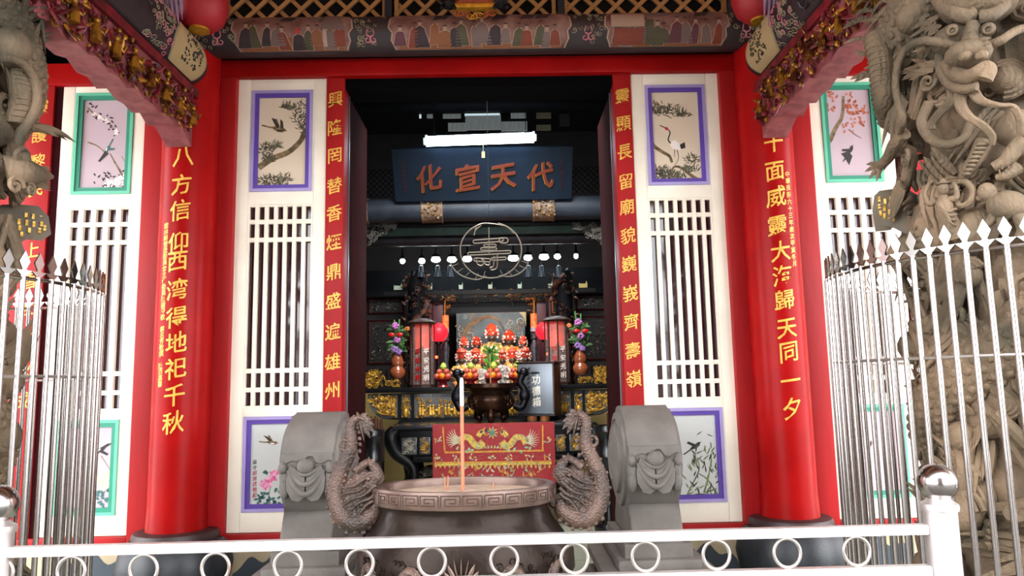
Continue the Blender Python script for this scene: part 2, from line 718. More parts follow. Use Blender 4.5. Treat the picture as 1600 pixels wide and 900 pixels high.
def bird(b, x, y, s, a, m, belly=None):
    ca, sa = cos(a), sin(a)
    def T(pts):
        return [(x + s * (ca * u - sa * v), y + s * (sa * u + ca * v)) for u, v in pts]
    ink_poly(b, T([(-1.1, .05), (-.4, -.28), (.35, -.33), (.75, -.42), (1.0, -.3), (1.25, -.22), (.98, -.12), (.7, .18), (.1, .33), (-.45, .2)]), m, .0008)
    ink_poly(b, T([(-1.0, .0), (-2.2, .12), (-2.1, .32), (-.8, .18)]), m, .0008)
    ink_poly(b, T([(-.3, -.25), (-.9, -1.1), (-.55, -1.25), (.25, -.3)]), m, .0009)
    if belly:
        ink_poly(b, T([(-.2, .1), (.55, -.12), (.55, .12), (.05, .28)]), belly, .001)


def legs(b, x, y, l):
    ink_line(b, [(x, y), (x + 1, y + l)], 1, INKB, .0006)
    ink_line(b, [(x + 4, y), (x + 5, y + l)], 1, INKB, .0006)


def ink_left_pine(b):
    ink_line(b, [(404, 262), (425, 248), (450, 238), (468, 222), (478, 205), (482, 190)], (10, 6), INKBR)
    ink_line(b, [(468, 222), (474, 205), (481, 200)], (4, 2), INKBR)
    for i, (x, y, rx, ry) in enumerate(((462, 167, 24, 6), (470, 184, 14, 8), (474, 200, 9, 9), (415, 236, 11, 12), (428, 229, 10, 6), (420, 249, 10, 5),
                                       (420, 283, 16, 7), (440, 280, 14, 7), (430, 292, 20, 5), (452, 169, 12, 4))):
        pine(b, x, y, rx, ry, INKG, 46, i)
    bird(b, 434, 202, 12, .35, INKBR, INKB)
    ink_poly(b, [(432, 200), (424, 184), (430, 186), (437, 199)], INKB, .001)
    ink_poly(b, [(438, 200), (438, 186), (442, 190), (443, 200)], INKB, .001)


def ink_left_peony(b):
    bird(b, 424, 692, 9, .2, INKBR, INKW)
    ink_poly(b, [(421, 690), (411, 680), (417, 682), (426, 688)], INKB, .001)
    for i, (x, y, r_) in enumerate(((428, 742, 9), (415, 756, 10), (424, 750, 8))):
        blossom(b, x, y, r_, INKPK, i, 18)
    for i in range(26):
        r = random.Random(i)
        ink_leaf(b, r.uniform(398, 436), r.uniform(766, 786), r.uniform(6, 11), 4, r.uniform(0, 6.3), INKTEAL)
    for i, (x, y) in enumerate(((410, 738), (433, 762), (418, 742))):
        ink_leaf(b, x, y, 9, 5, i * 2.1, INKTEAL)
    ink_line(b, [(424, 755), (420, 775), (422, 787)], 1.5, INKGR)
    for i, ch in enumerate('吳令郭常武敬獻'):
        p = P(398, 722 + i * 8.6, .0005)
        b.text(ch, lambda x, y, z: (p.x + x * .036, p.y - .0002 - z * .01, p.z + y * .036), INKB if i < 2 else INKRD)


def ink_right_crane(b):
    for i, (x, y, rx, ry) in enumerate(((1036, 168, 26, 6), (1050, 178, 22, 7), (1030, 175, 15, 5), (1068, 180, 10, 4), (1082, 250, 12, 8), (1080, 264, 13, 6),
                                       (1035, 268, 14, 6), (1028, 277, 12, 5), (1060, 277, 12, 5), (1045, 272, 18, 4), (1045, 284, 16, 3))):
        pine(b, x, y, rx, ry, INKG, 44, 20 + i)
    ink_line(b, [(1014, 214), (1022, 228), (1036, 238), (1046, 244), (1050, 254)], (6, 4), INKBR)
    ink_line(b, [(1098, 286), (1080, 274), (1064, 262), (1052, 262), (1044, 280)], (6, 2), INKBR)
    # two white cranes
    ink_poly(b, [(1045, 222), (1055, 219), (1064, 226), (1068, 232), (1060, 235), (1050, 232)], INKW, .0008)
    ink_poly(b, [(1062, 226), (1070, 222), (1071, 231), (1064, 233)], INKB, .0009)
    ink_line(b, [(1031, 196), (1038, 199), (1042, 201), (1047, 207), (1044, 218), (1048, 224)], (1.5, 2.2), INKB, .0009)
    ink_poly(b, [(1037, 198), (1043, 199), (1046, 204), (1040, 203)], INKRD, .001)
    ink_line(b, [(1058, 234), (1060, 248), (1052, 262)], 1.2, INKB, .0009)
    ink_line(b, [(1054, 234), (1054, 246)], 1.2, INKB, .0009)


def ink_right_bamboo(b):
    bird(b, 1086, 668 + 30, 10, -.5, INKB, INKG)
    for pts in (((1068, 786), (1080, 760), (1092, 735), (1090, 715)), ((1124, 778), (1106, 750), (1092, 740)), ((1074, 780), (1090, 772), (1120, 774)), ((1100, 770), (1108, 740), (1112, 710))):
        ink_line(b, pts, (3, 1.5), INKGR)
    r = random.Random(3)
    for i in range(58):
        x = r.uniform(1072, 1122); y = r.uniform(705, 778)
        ink_leaf(b, x, y, r.uniform(7, 16), 2.2, r.uniform(-2.4, -.4), INKGR if i % 3 else INKB)
    for i, (x, y) in enumerate(((1088, 680), (1104, 656 + 22), (1110, 690))):
        ink_leaf(b, x, y, 12, 1.5, -.6 + i, INKB)


def ink_out_left_top(b):
    r = random.Random(5)
    ink_line(b, [(137, 168), (150, 180), (166, 188), (182, 206)], (2.5, 1), INKBR)
    ink_line(b, [(137, 222), (152, 228), (164, 238)], (2.5, 1.5), INKBR)
    ink_line(b, [(200, 300), (190, 272), (180, 255), (172, 240)], (4, 1.5), INKBR)
    ink_line(b, [(197, 290), (199, 262), (190, 244)], (1.5, 1), INKBR)
    for i in range(60):
        if i < 22:
            x = r.uniform(138, 184); y = 168 + (x - 138) * .75 + r.uniform(-10, 10)
        else:
            x = r.uniform(148, 198); y = r.uniform(270, 302) - (x - 148) * .15
        ink_leaf(b, x, y, r.uniform(4, 8), 2.6, r.uniform(0, 6.3), INKB)
    for i in range(9):
        blossom(b, r.uniform(165, 196), r.uniform(278, 298), 6, INKW, i, 9)
    for i in range(7):
        x = r.uniform(142, 182); blossom(b, x, 168 + (x - 138) * .8 + r.uniform(-4, 8), 4.5, INKW, 40 + i, 7)
    bird(b, 168, 232, 8, 2.2, INKTEAL, INKW)
    ink_poly(b, [(164, 236), (153, 252), (156, 253), (170, 240)], INKB, .001)


def ink_out_left_bottom(b):
    bird(b, 157, 703, 10, 2.7, INKB, INKW)
    ink_poly(b, [(156, 700), (170, 692), (168, 697), (158, 706)], INKB, .001)
    ink_line(b, [(158, 712), (168, 728), (178, 742)], 1.5, INKBR)
    for i in range(3):
        blossom(b, 158 + i * 4, 750 + (i % 2) * 6, 12, INKPE, i, 20)
    r = random.Random(9)
    for i in range(40):
        ink_leaf(b, r.uniform(128, 178), r.uniform(765, 795), r.uniform(5, 10), 4.5, r.uniform(0, 6.3), INKTEAL)


def ink_out_right_top(b):
    ink_line(b, [(1296, 222), (1306, 200), (1316, 182), (1318, 150)], (7, 4), INKBR)
    ink_line(b, [(1288, 172), (1292, 182), (1290, 196)], (2, 1), INKB)
    r = random.Random(11)
    for i in range(90):
        x, y = r.choice(((1300, 150), (1328, 152), (1295, 165), (1330, 165), (1336, 180), (1344, 190), (1325, 198), (1334, 172), (1348, 172)))
        ink_leaf(b, x + r.uniform(-9, 9), y + r.uniform(-7, 7), r.uniform(4, 7), 3.2, r.uniform(0, 6.3), INKRU)
    ink_line(b, [(1326, 202), (1336, 210), (1346, 216)], 1.2, INKB)
    bird(b, 1328, 236, 9, -.9, INKB, None)
    ink_poly(b, [(1326, 236), (1314, 240), (1320, 246), (1327, 258), (1332, 244)], INKB, .001)


def ink_out_right_bottom(b):
    ink_line(b, [(1340, 720), (1352, 705), (1366, 690)], 1.2, INKB)
    ink_line(b, [(1352, 705), (1358, 735), (1352, 755)], 1.2, INKB)
    bird(b, 1360, 695, 6, -1.2, INKG, None)
    r = random.Random(13)
    for i in range(12):
        blossom(b, r.uniform(1335, 1385), r.uniform(690, 765), 3.5, INKW, i, 6)


panel('cream lattice door panel with purple frames, bird on pine above and pink peonies below, left of the doorway', -1.952, -1.238, 7, PURP, PURPL, PAPER, PAPERW, ink_left_pine, ink_left_peony, -1)
panel('cream lattice door panel with purple frames, crane and pine above and bamboo below, right of the doorway', 1.238, 1.952, 7, PURP, PURPL, PAPER, PAPERW, ink_right_crane, ink_right_bamboo, 1)
panel('cream lattice door panel with green frames and white blossom picture, left of the left red column', -3.36, -2.68, 5, GREEN, GREENL, LILAC, LILAC, ink_out_left_top, ink_out_left_bottom, -1)
panel('cream lattice door panel with green frames and rust maple picture, right of the right red column', 2.68, 3.36, 5, GREEN, GREENL, LILAC, LILAC, ink_out_right_top, ink_out_right_bottom, 1)

# ================================================================== vertical couplet boards beside the doorway
def couplet(label, x0, x1, chars, ys, pxs, yface):
    t = thing('couplet_board', label, 'couplet board', ((x0 + x1) / 2, 0, .372), 'red couplet boards')
    b = MB()
    b.box(x0, x1, yface, .12, .372, 3.94, REDB, .008)
    b.build('board', t)
    for ch, py, px in zip(chars, ys, pxs):
        b = MB()
        p = at(px, py, yface)
        flat_text(b, ch, ((x0 + x1) / 2, yface - .001, p.z), .125, .135, GOLDP)
        tag(b.build('gold_character', t), 'gold brush-written character')


YSL = (155, 199, 243, 290, 333, 378, 425, 470, 518, 565, 610)
YSR = (150, 193, 237, 283, 323, 368, 412, 458, 503, 548, 592)
couplet('red board with gold characters beginning 興隆, at the left edge of the doorway', -1.236, -1.09, '興隆罔替香煙鼎盛遍雄州', YSL, [524] * 11, -.05)
couplet('red board with gold characters beginning 靈顯長留, at the right edge of the doorway', 1.09, 1.236, '靈顯長留廟貌巍峩齊壽嶺', YSR, [976] * 11, -.05)
couplet('red board with gold characters behind the left carved stone pillar', -3.62, -3.42, '靈護黎民港上香年行火成',
        (167, 210, 252, 295, 342, 390, 438, 485, 532, 578, 626), [82] * 11, -.05)
b = MB()
b.box(3.42, 3.62, -.05, .12, .372, 3.94, REDB)
struct(b, 'trim_%d' % k); k += 1

# open door leaves folded back into the hall
for s, lab in ((-1, 'dark red door leaf folded back inside the left of the doorway'), (1, 'dark red door leaf folded back inside the right of the doorway')):
    t = thing('door_leaf', lab, 'door', (s * 1.12, .5, .02), 'open door leaves')
    b = MB()
    b.box(min(s * 1.09, s * 1.14), max(s * 1.09, s * 1.14), .140, .95, .02, 3.85, REDD, .006)
    b.build('leaf_board', t)
    b = MB()
    b.box(min(s * 1.082, s * 1.092), max(s * 1.082, s * 1.092), .122, .139, .02, 3.85, mat('pale_edge_highlight', '#8fa0ab', .3, .8), .002)  # pale strip put in for the highlight along the leaf's edge
    b.build('edge_highlight_strip', t)

# ================================================================== red columns with gold verses
def red_column(label, s, chars, pts, small, smallpts):
    cx, cy, r = s * 2.265, -.16, .205
    t = thing('red_column', label, 'column', (cx, cy, 0), 'red columns of the front wall')
    b = MB()
    b.lathe([(.30, .37), (.305, .40), (.29, .43), (.25, .44)], (cx, cy, 0), mat('worn_dark_ring', '#33201f', .5), seg=40)
    b.build('base_ring', t)
    b = MB()
    b.lathe([(r + .008, .42), (r, .6), (r, 4.4)], (cx, cy, 0), RED, seg=56)
    b.build('shaft', t)
    b = MB()
    b.lathe([(.30, 0), (.36, .06), (.385, .2), (.36, .32), (.31, .37)], (cx, cy, 0), STONED, seg=64, lobes=8, amp=.07)
    b.build('petal_base', t)
    b = MB()
    def put(ch, px, py, w, h, m):
        nonlocal b
        # find where the ray meets the shaft
        p = at(px, py, cy - r)
        for _ in range(6):
            dx = max(-r * .98, min(r * .98, p.x - cx))
            p = at(px, py, cy - sqrt(r * r - dx * dx))
        a0 = math.asin(max(-.98, min(.98, (p.x - cx) / r)))
        def fn(x, y, z):
            a = a0 + x * w / r
            q = r + .001 + (z + .03) * w * .3
            return (cx + q * sin(a), cy - q * cos(a), p.z + y * h)
        b.text(ch, fn, m, True)
    for ch, (px, py) in zip(chars, pts):
        b = MB()
        put(ch, px, py, .155, .165, GOLDP)
        tag(b.build('gold_character', t), 'large gold brush-written character')
    b = MB()
    (xa, ya), (xb, yb) = smallpts
    n = len(small)
    for i, ch in enumerate(small):
        if ch == ' ':
            continue
        q = i / (n - 1)
        put(ch, xa + (xb - xa) * q, ya + (yb - ya) * q, .045, .048, GOLDP)
    tag(b.build('small_dedication', t), 'column of small gold writing')


XL = (286, 283, 281, 278, 277, 276, 275, 275, 274, 272, 270)
red_column('red lacquered column with gold verse beginning 八方, left of the doorway', -1, '八方信仰西湾得地祀千秋',
           list(zip(XL, (245, 288, 328, 378, 408, 452, 495, 535, 575, 618, 660))), '雲林縣營造委員會主任委員陳樹發敬 蔡名芳敬撰 陳百高書', ((260, 353), (250, 600)))
XR = (1209, 1211, 1213, 1215, 1220, 1223, 1226, 1230, 1233, 1236, 1238)
red_column('red lacquered column with gold verse beginning 十面, right of the doorway', 1, '十面威靈大海歸天同一夕',
           list(zip(XR, (222, 267, 307, 352, 392, 430, 468, 513, 550, 594, 638))), '中華民國六十三年歲次甲寅冬月', ((1230, 272), (1241, 412)))
# ================================================================== beams and lattice over the door
BEAMD = mat('dark_painted_beam', '#332a2c', .5, var=.35, scale=8)
SCENE = mat('scene_painting_ground', '#8d6a60', .55, col2='#5f3a32', scale=7)
FLGRN = mat('dark_olive_scroll_ground', '#2d2c2a', .5, var=.2)
CURLT = mat('tan_scroll_paint', '#8d8066', .6)
CURLP = mat('pink_scroll_paint', '#c0707c', .6)
ROBE = [mat('brown_robe_paint', '#6a3026', .6), mat('dark_robe_paint', '#33242a', .6), mat('rust_robe_paint', '#7a3420', .6), mat('grey_robe_paint', '#6e5a55', .6),
        mat('plum_robe_paint', '#5c2f38', .6), mat('ochre_robe_paint', '#84502f', .6), mat('olive_robe_paint', '#4a4630', .6)]
LINEW = mat('pale_outline_paint', '#ab8d7c', .6)

by, bz, br = -.22, 4.20, .155
t = thing('painted_beam', 'long beam painted with figure scenes over the doorway', 'beam', (0, by, bz - br))
b = MB()
prof = []
for k in range(25):
    a = 2 * pi * k / 24
    prof.append((by + .15 * cos(a) * (1 if cos(a) > 0 else 1), bz + br * sin(a) * .98))
vs, fs = [], []
NX = 2
for xi in (-2.7, 2.7):
    vs += [(xi, y, z) for y, z in prof[:-1]]
fs = [(i, (i + 1) % 24, 24 + (i + 1) % 24, 24 + i) for i in range(24)] + [tuple(range(24)), tuple(range(47, 23, -1))]
b.faces(vs, fs, BEAMD)
b.build('beam_log', t)


def on_beam(x, z, lift=.002):
    h = max(-.98, min(.98, (z - bz) / br))
    return Vector((x, by - (.15 + lift) * sqrt(1 - h * h), bz + h * (br + lift) * .98))


def beam_patch(b, pts, m, lift):
    """painted shape lapped over the round face of the beam; pts are x, z"""
    zs = [p[1] for p in pts]
    g = bmesh.new()
    v = [g.verts.new((x, 0, z)) for x, z in pts]
    g.faces.new(v)
    lo, hi = min(zs), max(zs)
    n = int((hi - lo) / .02)
    for i in range(1, n + 1):
        zc = lo + (hi - lo) * i / (n + 1)
        bmesh.ops.bisect_plane(g, geom=g.verts[:] + g.edges[:] + g.faces[:], plane_co=(0, 0, zc), plane_no=(0, 0, 1))
    g.verts.index_update()
    b.faces([on_beam(q.co.x, q.co.z, lift) for q in g.verts], [tuple(q.index for q in f.verts) for f in g.faces], m)
    g.free()


def bx(px):
    return at(px, 65, by - .15).x


def cart(x0, x1):
    z0, z1 = bz - .142, bz + .13
    e = .05
    return [(x0 + e, z0), (x1 - e, z0), (x1 - .02, z0 + .05), (x1 - .03, z0 + .1), (x1, z0 + .14), (x1 - .01, z1 - .05), (x1 - .06, z1), (x0 + .06, z1), (x0 + .01, z1 - .05), (x0, z0 + .14), (x0 + .03, z0 + .1), (x0 + .02, z0 + .05)]


scenes = [(bx(362), bx(549)), (bx(608), bx(892)), (bx(947), bx(1140))]
r = random.Random(21)
b = MB()
for si, (x0, x1) in enumerate(scenes):
    beam_patch(b, cart(x0 - .012, x1 + .012), LINEW, .002)
    beam_patch(b, cart(x0, x1), SCENE, .004)
    z0 = bz - .14
    # ground, houses and robed figures
    beam_patch(b, [(x0 + .07, z0), (x1 - .07, z0), (x1 - .08, z0 + .05), ((x0 + x1) / 2, z0 + .075), (x0 + .08, z0 + .045)], ROBE[5], .005)
    n = int((x1 - x0) / .085)
    for i in range(n):
        x = x0 + .10 + (x1 - x0 - .2) * (i + r.uniform(-.25, .25)) / max(1, n - 1)
        h = r.uniform(.13, .22); w = r.uniform(.035, .06)
        zb = z0 + r.uniform(.0, .03)
        m = r.choice(ROBE)
        lean = r.uniform(-.02, .02)
        beam_patch(b, [(x - w - .006, zb), (x + w + .006, zb), (x + w * .7 + lean, zb + h * .62), (x + lean + .012, zb + h * .75), (x + lean - .012, zb + h * .75), (x - w * .8 + lean, zb + h * .6)], LINEW, .006)
        beam_patch(b, [(x - w, zb + .002), (x + w, zb + .002), (x + w * .62 + lean, zb + h * .6), (x + lean, zb + h * .74), (x - w * .7 + lean, zb + h * .58)], m, .008)
        cx_, cz_ = x + lean, zb + h * .8
        beam_patch(b, [(cx_ + .016 * cos(a), cz_ + .022 * sin(a)) for a in (0, 1, 2, 3.1, 4.2, 5.2)], SCENE if i % 2 else LINEW, .009)
        beam_patch(b, [(cx_ + .018 * cos(a), cz_ + .014 + .014 * sin(a)) for a in (0, 1, 2, 3.1)], ROBE[1], .010)
    for j in range(5):
        x = r.uniform(x0 + .1, x1 - .15)
        beam_patch(b, [(x, bz + .06), (x + .1, bz + .07), (x + .14, bz + .12), (x + .03, bz + .12)], r.choice((ROBE[1], ROBE[3])), .0045)
# pavilion with tiled roof in the left scene, scroll of writing in the right scene
xa = bx(500)
beam_patch(b, [(xa, bz - .01), (xa + .19, bz - .01), (xa + .14, bz + .12), (xa + .03, bz + .12)], ROBE[3], .011)
beam_patch(b, [(xa + .02, z0 + .02), (xa + .05, z0 + .02), (xa + .05, bz - .01), (xa + .02, bz - .01)], LINEW, .0115)
beam_patch(b, [(xa + .12, z0 + .02), (xa + .19, z0 + .02), (xa + .19, bz - .02), (xa + .12, bz - .02)], ROBE[2], .0115)
xa = bx(462)
beam_patch(b, [(xa, bz - .04), (xa + .025, bz - .04), (xa + .025, bz + .0), (xa, bz + .0)], mat('bright_red_paint', '#c22a22', .5), .012)
xa = bx(968)
beam_patch(b, [(xa - .06, bz - .02), (xa + .20, bz - .02), (xa + .20, bz + .09), (xa - .06, bz + .09)], LINEW, .011)
beam_patch(b, [(xa - .04, z0 + .01), (xa + .19, z0 + .01), (xa + .19, bz - .03), (xa - .04, bz - .03)], ROBE[2], .011)
beam_patch(b, [(xa + .21, z0 + .01), (xa + .27, z0 + .01), (xa + .27, bz + .04), (xa + .21, bz + .04)], ROBE[6], .011)
b.build('figure_scenes', t, smooth=0)
b = MB()
ux, uz = Vector((1, 0, 0)), Vector((0, 0, 1))
for px, w in ((578, .14), (920, .14), (1168, .2), (338, .2), (300, .2), (1205, .2), (215, .3)):
    x = bx(px)
    for i in range(22):
        dx = r.uniform(-w, w) * .8; dz = r.uniform(-.12, .11)
        h = dz / br
        c = on_beam(x + dx, bz + dz, .002)
        nrm_uz = Vector((0, h, sqrt(1 - h * h)))
        scroll(b, c, r.uniform(.014, .028), r.uniform(0, 6.28), CURLT, ux, nrm_uz, .14, 1.2, r.choice((-1, 1)), 8)
    for q in (-1, 1):
        c = on_beam(x + q * .025, bz - .085, .004)
        h = -.085 / br
        scroll(b, c, .034, pi / 2, CURLP, ux, Vector((0, h, sqrt(1 - h * h))), .2, 1.1, q, 10)
        tuft(b, on_beam(x + q * .03, bz - .05, .004), (q * -.2, 0, 1), .06, .012, CURLP)
b.build('painted_scrollwork', t)

# transom lattices over the beam
LATW = mat('tan_lattice_wood', '#b98a55', .5, var=.2, scale=8)
NAVY = mat('navy_painted_post', '#161c2b', .5)
b = MB()
for px in (345, 608, 876, 1140):
    x = at(px, 15, -.1).x
    b.box(x - .028, x + .028, -.16, -.04, 4.33, 5.0, NAVY)
b.box(-2.7, 2.7, -.18, -.04, 4.335, 4.385, NAVY)
struct(b, 'trim_%d' % k); k += 1
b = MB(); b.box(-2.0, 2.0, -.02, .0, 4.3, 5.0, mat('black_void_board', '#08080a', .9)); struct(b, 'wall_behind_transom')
labs = ('tan diamond transom lattice at the left over the painted beam', 'tan diamond transom lattice in the middle behind the gilt plaque stand', 'tan diamond transom lattice at the right over the painted beam')
for i, (pa, pb) in enumerate(((352, 604), (617, 868), (880, 1134))):
    x0, x1 = at(pa, 15, -.1).x, at(pb, 15, -.1).x
    t = thing('transom_lattice', labs[i], 'lattice', ((x0 + x1) / 2, -.1, 4.385), 'transom lattices over the beam')
    z0, z1 = 4.385, 4.99
    for xa in (x0, x1 - .03):
        b = MB()
        b.box(xa, xa + .03, -.125, -.075, z0, z1, LATW)
        b.build('frame_post', t)
    b = MB()
    st = .185
    q = x0 - (z1 - z0)
    while q < x1:
        for sg in (1, -1):
            # a slat from the sill upward, clipped to the frame
            xa, za, xb, zb = (q, z0, q + (z1 - z0), z1) if sg > 0 else (q + (z1 - z0), z0, q, z1)
            def clip(xa, za, xb, zb):
                pts = []
                for (p, w_) in (((xa, za), (xb, zb)), ((xb, zb), (xa, za))):
                    x, z = p
                    if x < x0:
                        tt = (x0 - x) / (w_[0] - x) if w_[0] != x else 2
                        x, z = x0, z + (w_[1] - z) * tt
                    if x > x1:
                        tt = (x1 - x) / (w_[0] - x) if w_[0] != x else 2
                        x, z = x1, z + (w_[1] - z) * tt
                    pts.append((x, z))
                return pts
            if max(xa, xb) > x0 + .03 and min(xa, xb) < x1 - .03:
                (a0, c0), (a1, c1) = clip(xa, za, xb, zb)
                y = -.115 if sg > 0 else -.092
                d = .011
                b.prism([(a0 - d, c0 + d * sg), (a1 - d, c1 + d * sg), (a1 + d, c1 - d * sg), (a0 + d, c0 - d * sg)], y, y + .02, LATW)
        q += st
    b.build('diamond_slats', t)

# gilt plaque stand in the middle of the beam
t = thing('plaque_stand', 'gilt and red plaque foot with dark lion supports above the middle of the painted beam', 'plaque', (at(742, 20, -.4).x, -.4, 4.3))
cxp = at(742, 20, -.4).x
b = MB()
b.box(cxp - .165, cxp + .165, -.46, -.385, at(742, 15, -.42).z, at(742, 9, -.42).z, GOLD, .004)
b.box(cxp - .15, cxp + .15, -.45, -.385, at(742, 9, -.42).z, at(742, 4, -.42).z, mat('orange_gilt', '#a8521e', .5, .2, var=.4, scale=40))
b.build('gilt_ledge', t)
b = MB()
b.box(cxp - .12, cxp + .12, -.44, -.385, at(742, 4, -.42).z, 4.95, mat('rose_plaque_face', '#a8536b', .5))
b.build('plaque_face', t)
b = MB()
for i in range(14):
    q = (i - 6.5) / 6.5
    zc = at(742, 22 + 6 * (1 - abs(q)), -.42).z
    scroll(b, Vector((cxp + q * .14, -.44, zc)), .03, r.uniform(0, 6), GOLD if abs(q) < .35 else mat('orange_gilt', ''), ux, uz, .16, 1.2, 1 if q > 0 else -1, 8)
b.build('scroll_apron', t)
for s in (-1, 1):
    b = MB()
    c = Vector((cxp + s * .2, -.43, 4.36))
    b.ball(c, (.06, .05, .05), BLACKW)
    b.ball(c + Vector((s * .02, -.03, .055)), .038, BLACKW)
    for i in range(16):
        a = r.uniform(0, 6.28)
        b.ball(c + Vector((.065 * cos(a), -.04, .03 + .06 * sin(a))), r.uniform(.01, .017), BLACKW, 6, 4)
    for q in (-1, 1):
        b.tube([c + Vector((q * .03, -.02, -.02)), c + Vector((q * .05, -.04, -.06))], .016, BLACKW)
    b.build('lion_support', t)

# ================================================================== eave beams with gilded carving, left and right
GILD = mat('carved_gilt', '#9c6a1c', .35, .55, col2='#421a0c', scale=14, thr=(.4, .55))
CARVR = mat('carved_red_ground', '#7c1620', .45, col2='#3c0c10', scale=10)
PINKF = mat('dull_rose_carved_edge', '#8d4a4c', .55, col2='#6b2a30', scale=12)
DPLUM = mat('dark_plum_beam', '#2c1a20', .5, var=.4, scale=9, bump=.2, bscale=20)
TANP = mat('tan_painted_beam_end', '#a98f64', .6, var=.12)
for s, w_ in ((-1, 'left'), (1, 'right')):
    xi = s * 2.17           # inner face of the carved board
    xo = s * 2.36
    t = thing('gilded_bracket_board', 'red board carved with gilt figures under the round beam, upper %s' % w_, 'carving', (s * 2.27, -1.4, 3.3), 'gilded carved boards under the eave beams')
    b = MB()
    ya, yb = -.37, -2.75
    # lower edge in shallow scallops, dropping to a point at the wall
    pts = [(ya, 3.66), (ya, 3.27), (ya - .12, 3.33)]
    for i in range(10):
        yy = ya - .2 - i * .22
        pts += [(yy, 3.36 + .02 * (i % 2)), (yy - .11, 3.33 + .01 * (i % 3))]
    pts += [(yb, 3.36), (yb, 3.66)]
    vs = [(xi, y, z) for y, z in pts] + [(xo, y, z) for y, z in pts]
    n = len(pts)
    b.faces(vs, [tuple(range(n)), tuple(range(2 * n - 1, n - 1, -1))] + [(i, (i + 1) % n, n + (i + 1) % n, n + i) for i in range(n)], PINKF)
    b.build('carved_core', t)
    b = MB()
    b.box(min(xi - s * .03, xo), max(xi - s * .03, xo), yb, ya + .02, 3.655, 3.72, CARVR)
    b.build('top_moulding', t)
    rr = random.Random(33 + s)
    b = MB()
    uy = Vector((0, 1, 0))
    for i in range(420):
        y = rr.uniform(yb, ya - .04); z = rr.uniform(3.37, 3.64)
        c = Vector((xi - s * rr.uniform(.0, .035), y, z))
        m = GILD if rr.random() < .36 else CARVR
        q = rr.random()
        if q < .45:
            scroll(b, c, rr.uniform(.018, .04), rr.uniform(0, 6), m, uy, uz, .24, 1.1, rr.choice((-1, 1)), 7)
        elif q < .75:
            tuft(b, c, (-s * .5, rr.uniform(-1, 1), rr.uniform(-1, 1)), rr.uniform(.04, .09), rr.uniform(.010, .018), m, (0, rr.uniform(-.5, .5), rr.uniform(-.5, .5)), 4, 5)
        else:
            b.ball(c, (rr.uniform(.012, .024),) * 3, m, 6, 4)
    # small gilt figures walking along the board
    for i in range(11):
        y = ya - .1 - i * .22; z = 3.42 + rr.uniform(-.03, .05)
        c = Vector((xi - s * .045, y, z))
        b.lathe([(.034, 0), (.03, .05), (.024, .09), (.012, .105)], c, GILD, 8)
        b.ball(c + Vector((0, 0, .125)), .021, GILD, 8, 5)
        b.tube([c + Vector((0, 0, .085)), c + Vector((-s * .02, .04, .06)), c + Vector((-s * .03, .055, .1))], .010, GILD, 5)
    b.build('gilt_carving', t)

    t = thing('round_eave_beam', 'dark round beam with a tan painted end over the carved board, upper %s' % w_, 'beam', (s * 2.3, -1.4, 3.7), 'round eave beams')
    b = MB()
    b.lathe([(.1, -.27), (.17, -.3), (.2, -.42), (.205, -.6), (.205, -2.9)], (s * 2.27, 0, 3.93), DPLUM, 28, axis='y')
    b.build('beam_log', t)
    b = MB()
    # painted cartouche lapped over the inner side near the wall
    def lap(a, y, q=.208):
        return Vector((s * 2.27 - s * q * cos(a), y, 3.93 + q * sin(a)))
    N = 10
    for (ylo, yhi, m, q) in ((-.42, -.84, CURLT, .2065), (-.44, -.82, TANP, .209)):
        vs, fs = [], []
        for i in range(N + 1):
            a = -1.0 + 1.55 * i / N
            sh = .1 * sin(pi * i / N)
            vs += [lap(a, ylo - .02 + sh * .4, q), lap(a, yhi - sh, q)]
        fs = [(2 * i, 2 * i + 1, 2 * i + 3, 2 * i + 2) for i in range(N)]
        b.faces(vs, fs, m)
    for i in range(60):
        y = rr.uniform(-.76, -.5); a = rr.uniform(-.7, .35)
        p0 = lap(a, y, .211)
        b.tube([p0, lap(a + rr.uniform(.03, .09), y + rr.uniform(-.02, .02), .211)], .006, INKB, 4)
    b.build('painted_end', t)
    b = MB()
    for i in range(60):
        y = rr.uniform(-1.25, -.9); a = rr.uniform(-1.0, .9)
        c = lap(a, y, .207)
        d = Vector((0, 1, 0)); e = lap(a + .1, y, .207) - lap(a - .1, y, .207)
        scroll(b, c, rr.uniform(.02, .035), rr.uniform(0, 6), CURLT if i % 3 else CURLP, d, e.normalized(), .13, 1.2, rr.choice((-1, 1)), 8)
    for i in range(40):
        y = rr.uniform(-2.8, -1.3); a = rr.uniform(-.7, .9)
        c = lap(a, y, .207); e = (lap(a + .1, y, .207) - lap(a - .1, y, .207)).normalized()
        scroll(b, c, rr.uniform(.03, .06), rr.uniform(0, 6), BEAMD, Vector((0, 1, 0)), e, .2, 1.2, rr.choice((-1, 1)), 8)
    b.build('scrollwork', t)

    # red round lantern hanging beside the beam, and the lilac drape between
    LANT = mat('red_lantern_cloth', '#a5121c', .55, var=.2)
    p = at(312 if s < 0 else 1186, 8 if s < 0 else -6, -.6)
    t = thing('red_lantern', 'round red cloth lantern at the top %s corner of the lattice' % w_, 'lantern', (p.x, p.y, p.z - .2), 'red lanterns under the eaves')
    b = MB()
    b.lathe([(.07, -.19), (.12, -.175), (.175, -.12), (.2, -.03), (.2, .04), (.17, .13), (.11, .18), (.07, .19)], p, LANT, 32, lobes=32, amp=.015)
    b.build('shade', t)
    b = MB()
    b.lathe([(.075, -.205), (.075, -.185)], p, GOLD, 20)
    b.build('rim_ring', t)
    b = MB()
    b.lathe([(.075, .185), (.075, .21)], p, GOLD, 20)
    b.build('rim_ring', t)
    b = MB()
    b.tube([p + Vector((0, 0, .2)), Vector((p.x, p.y, 5.0))], .006, BLACKW)
    b.build('cord', t)
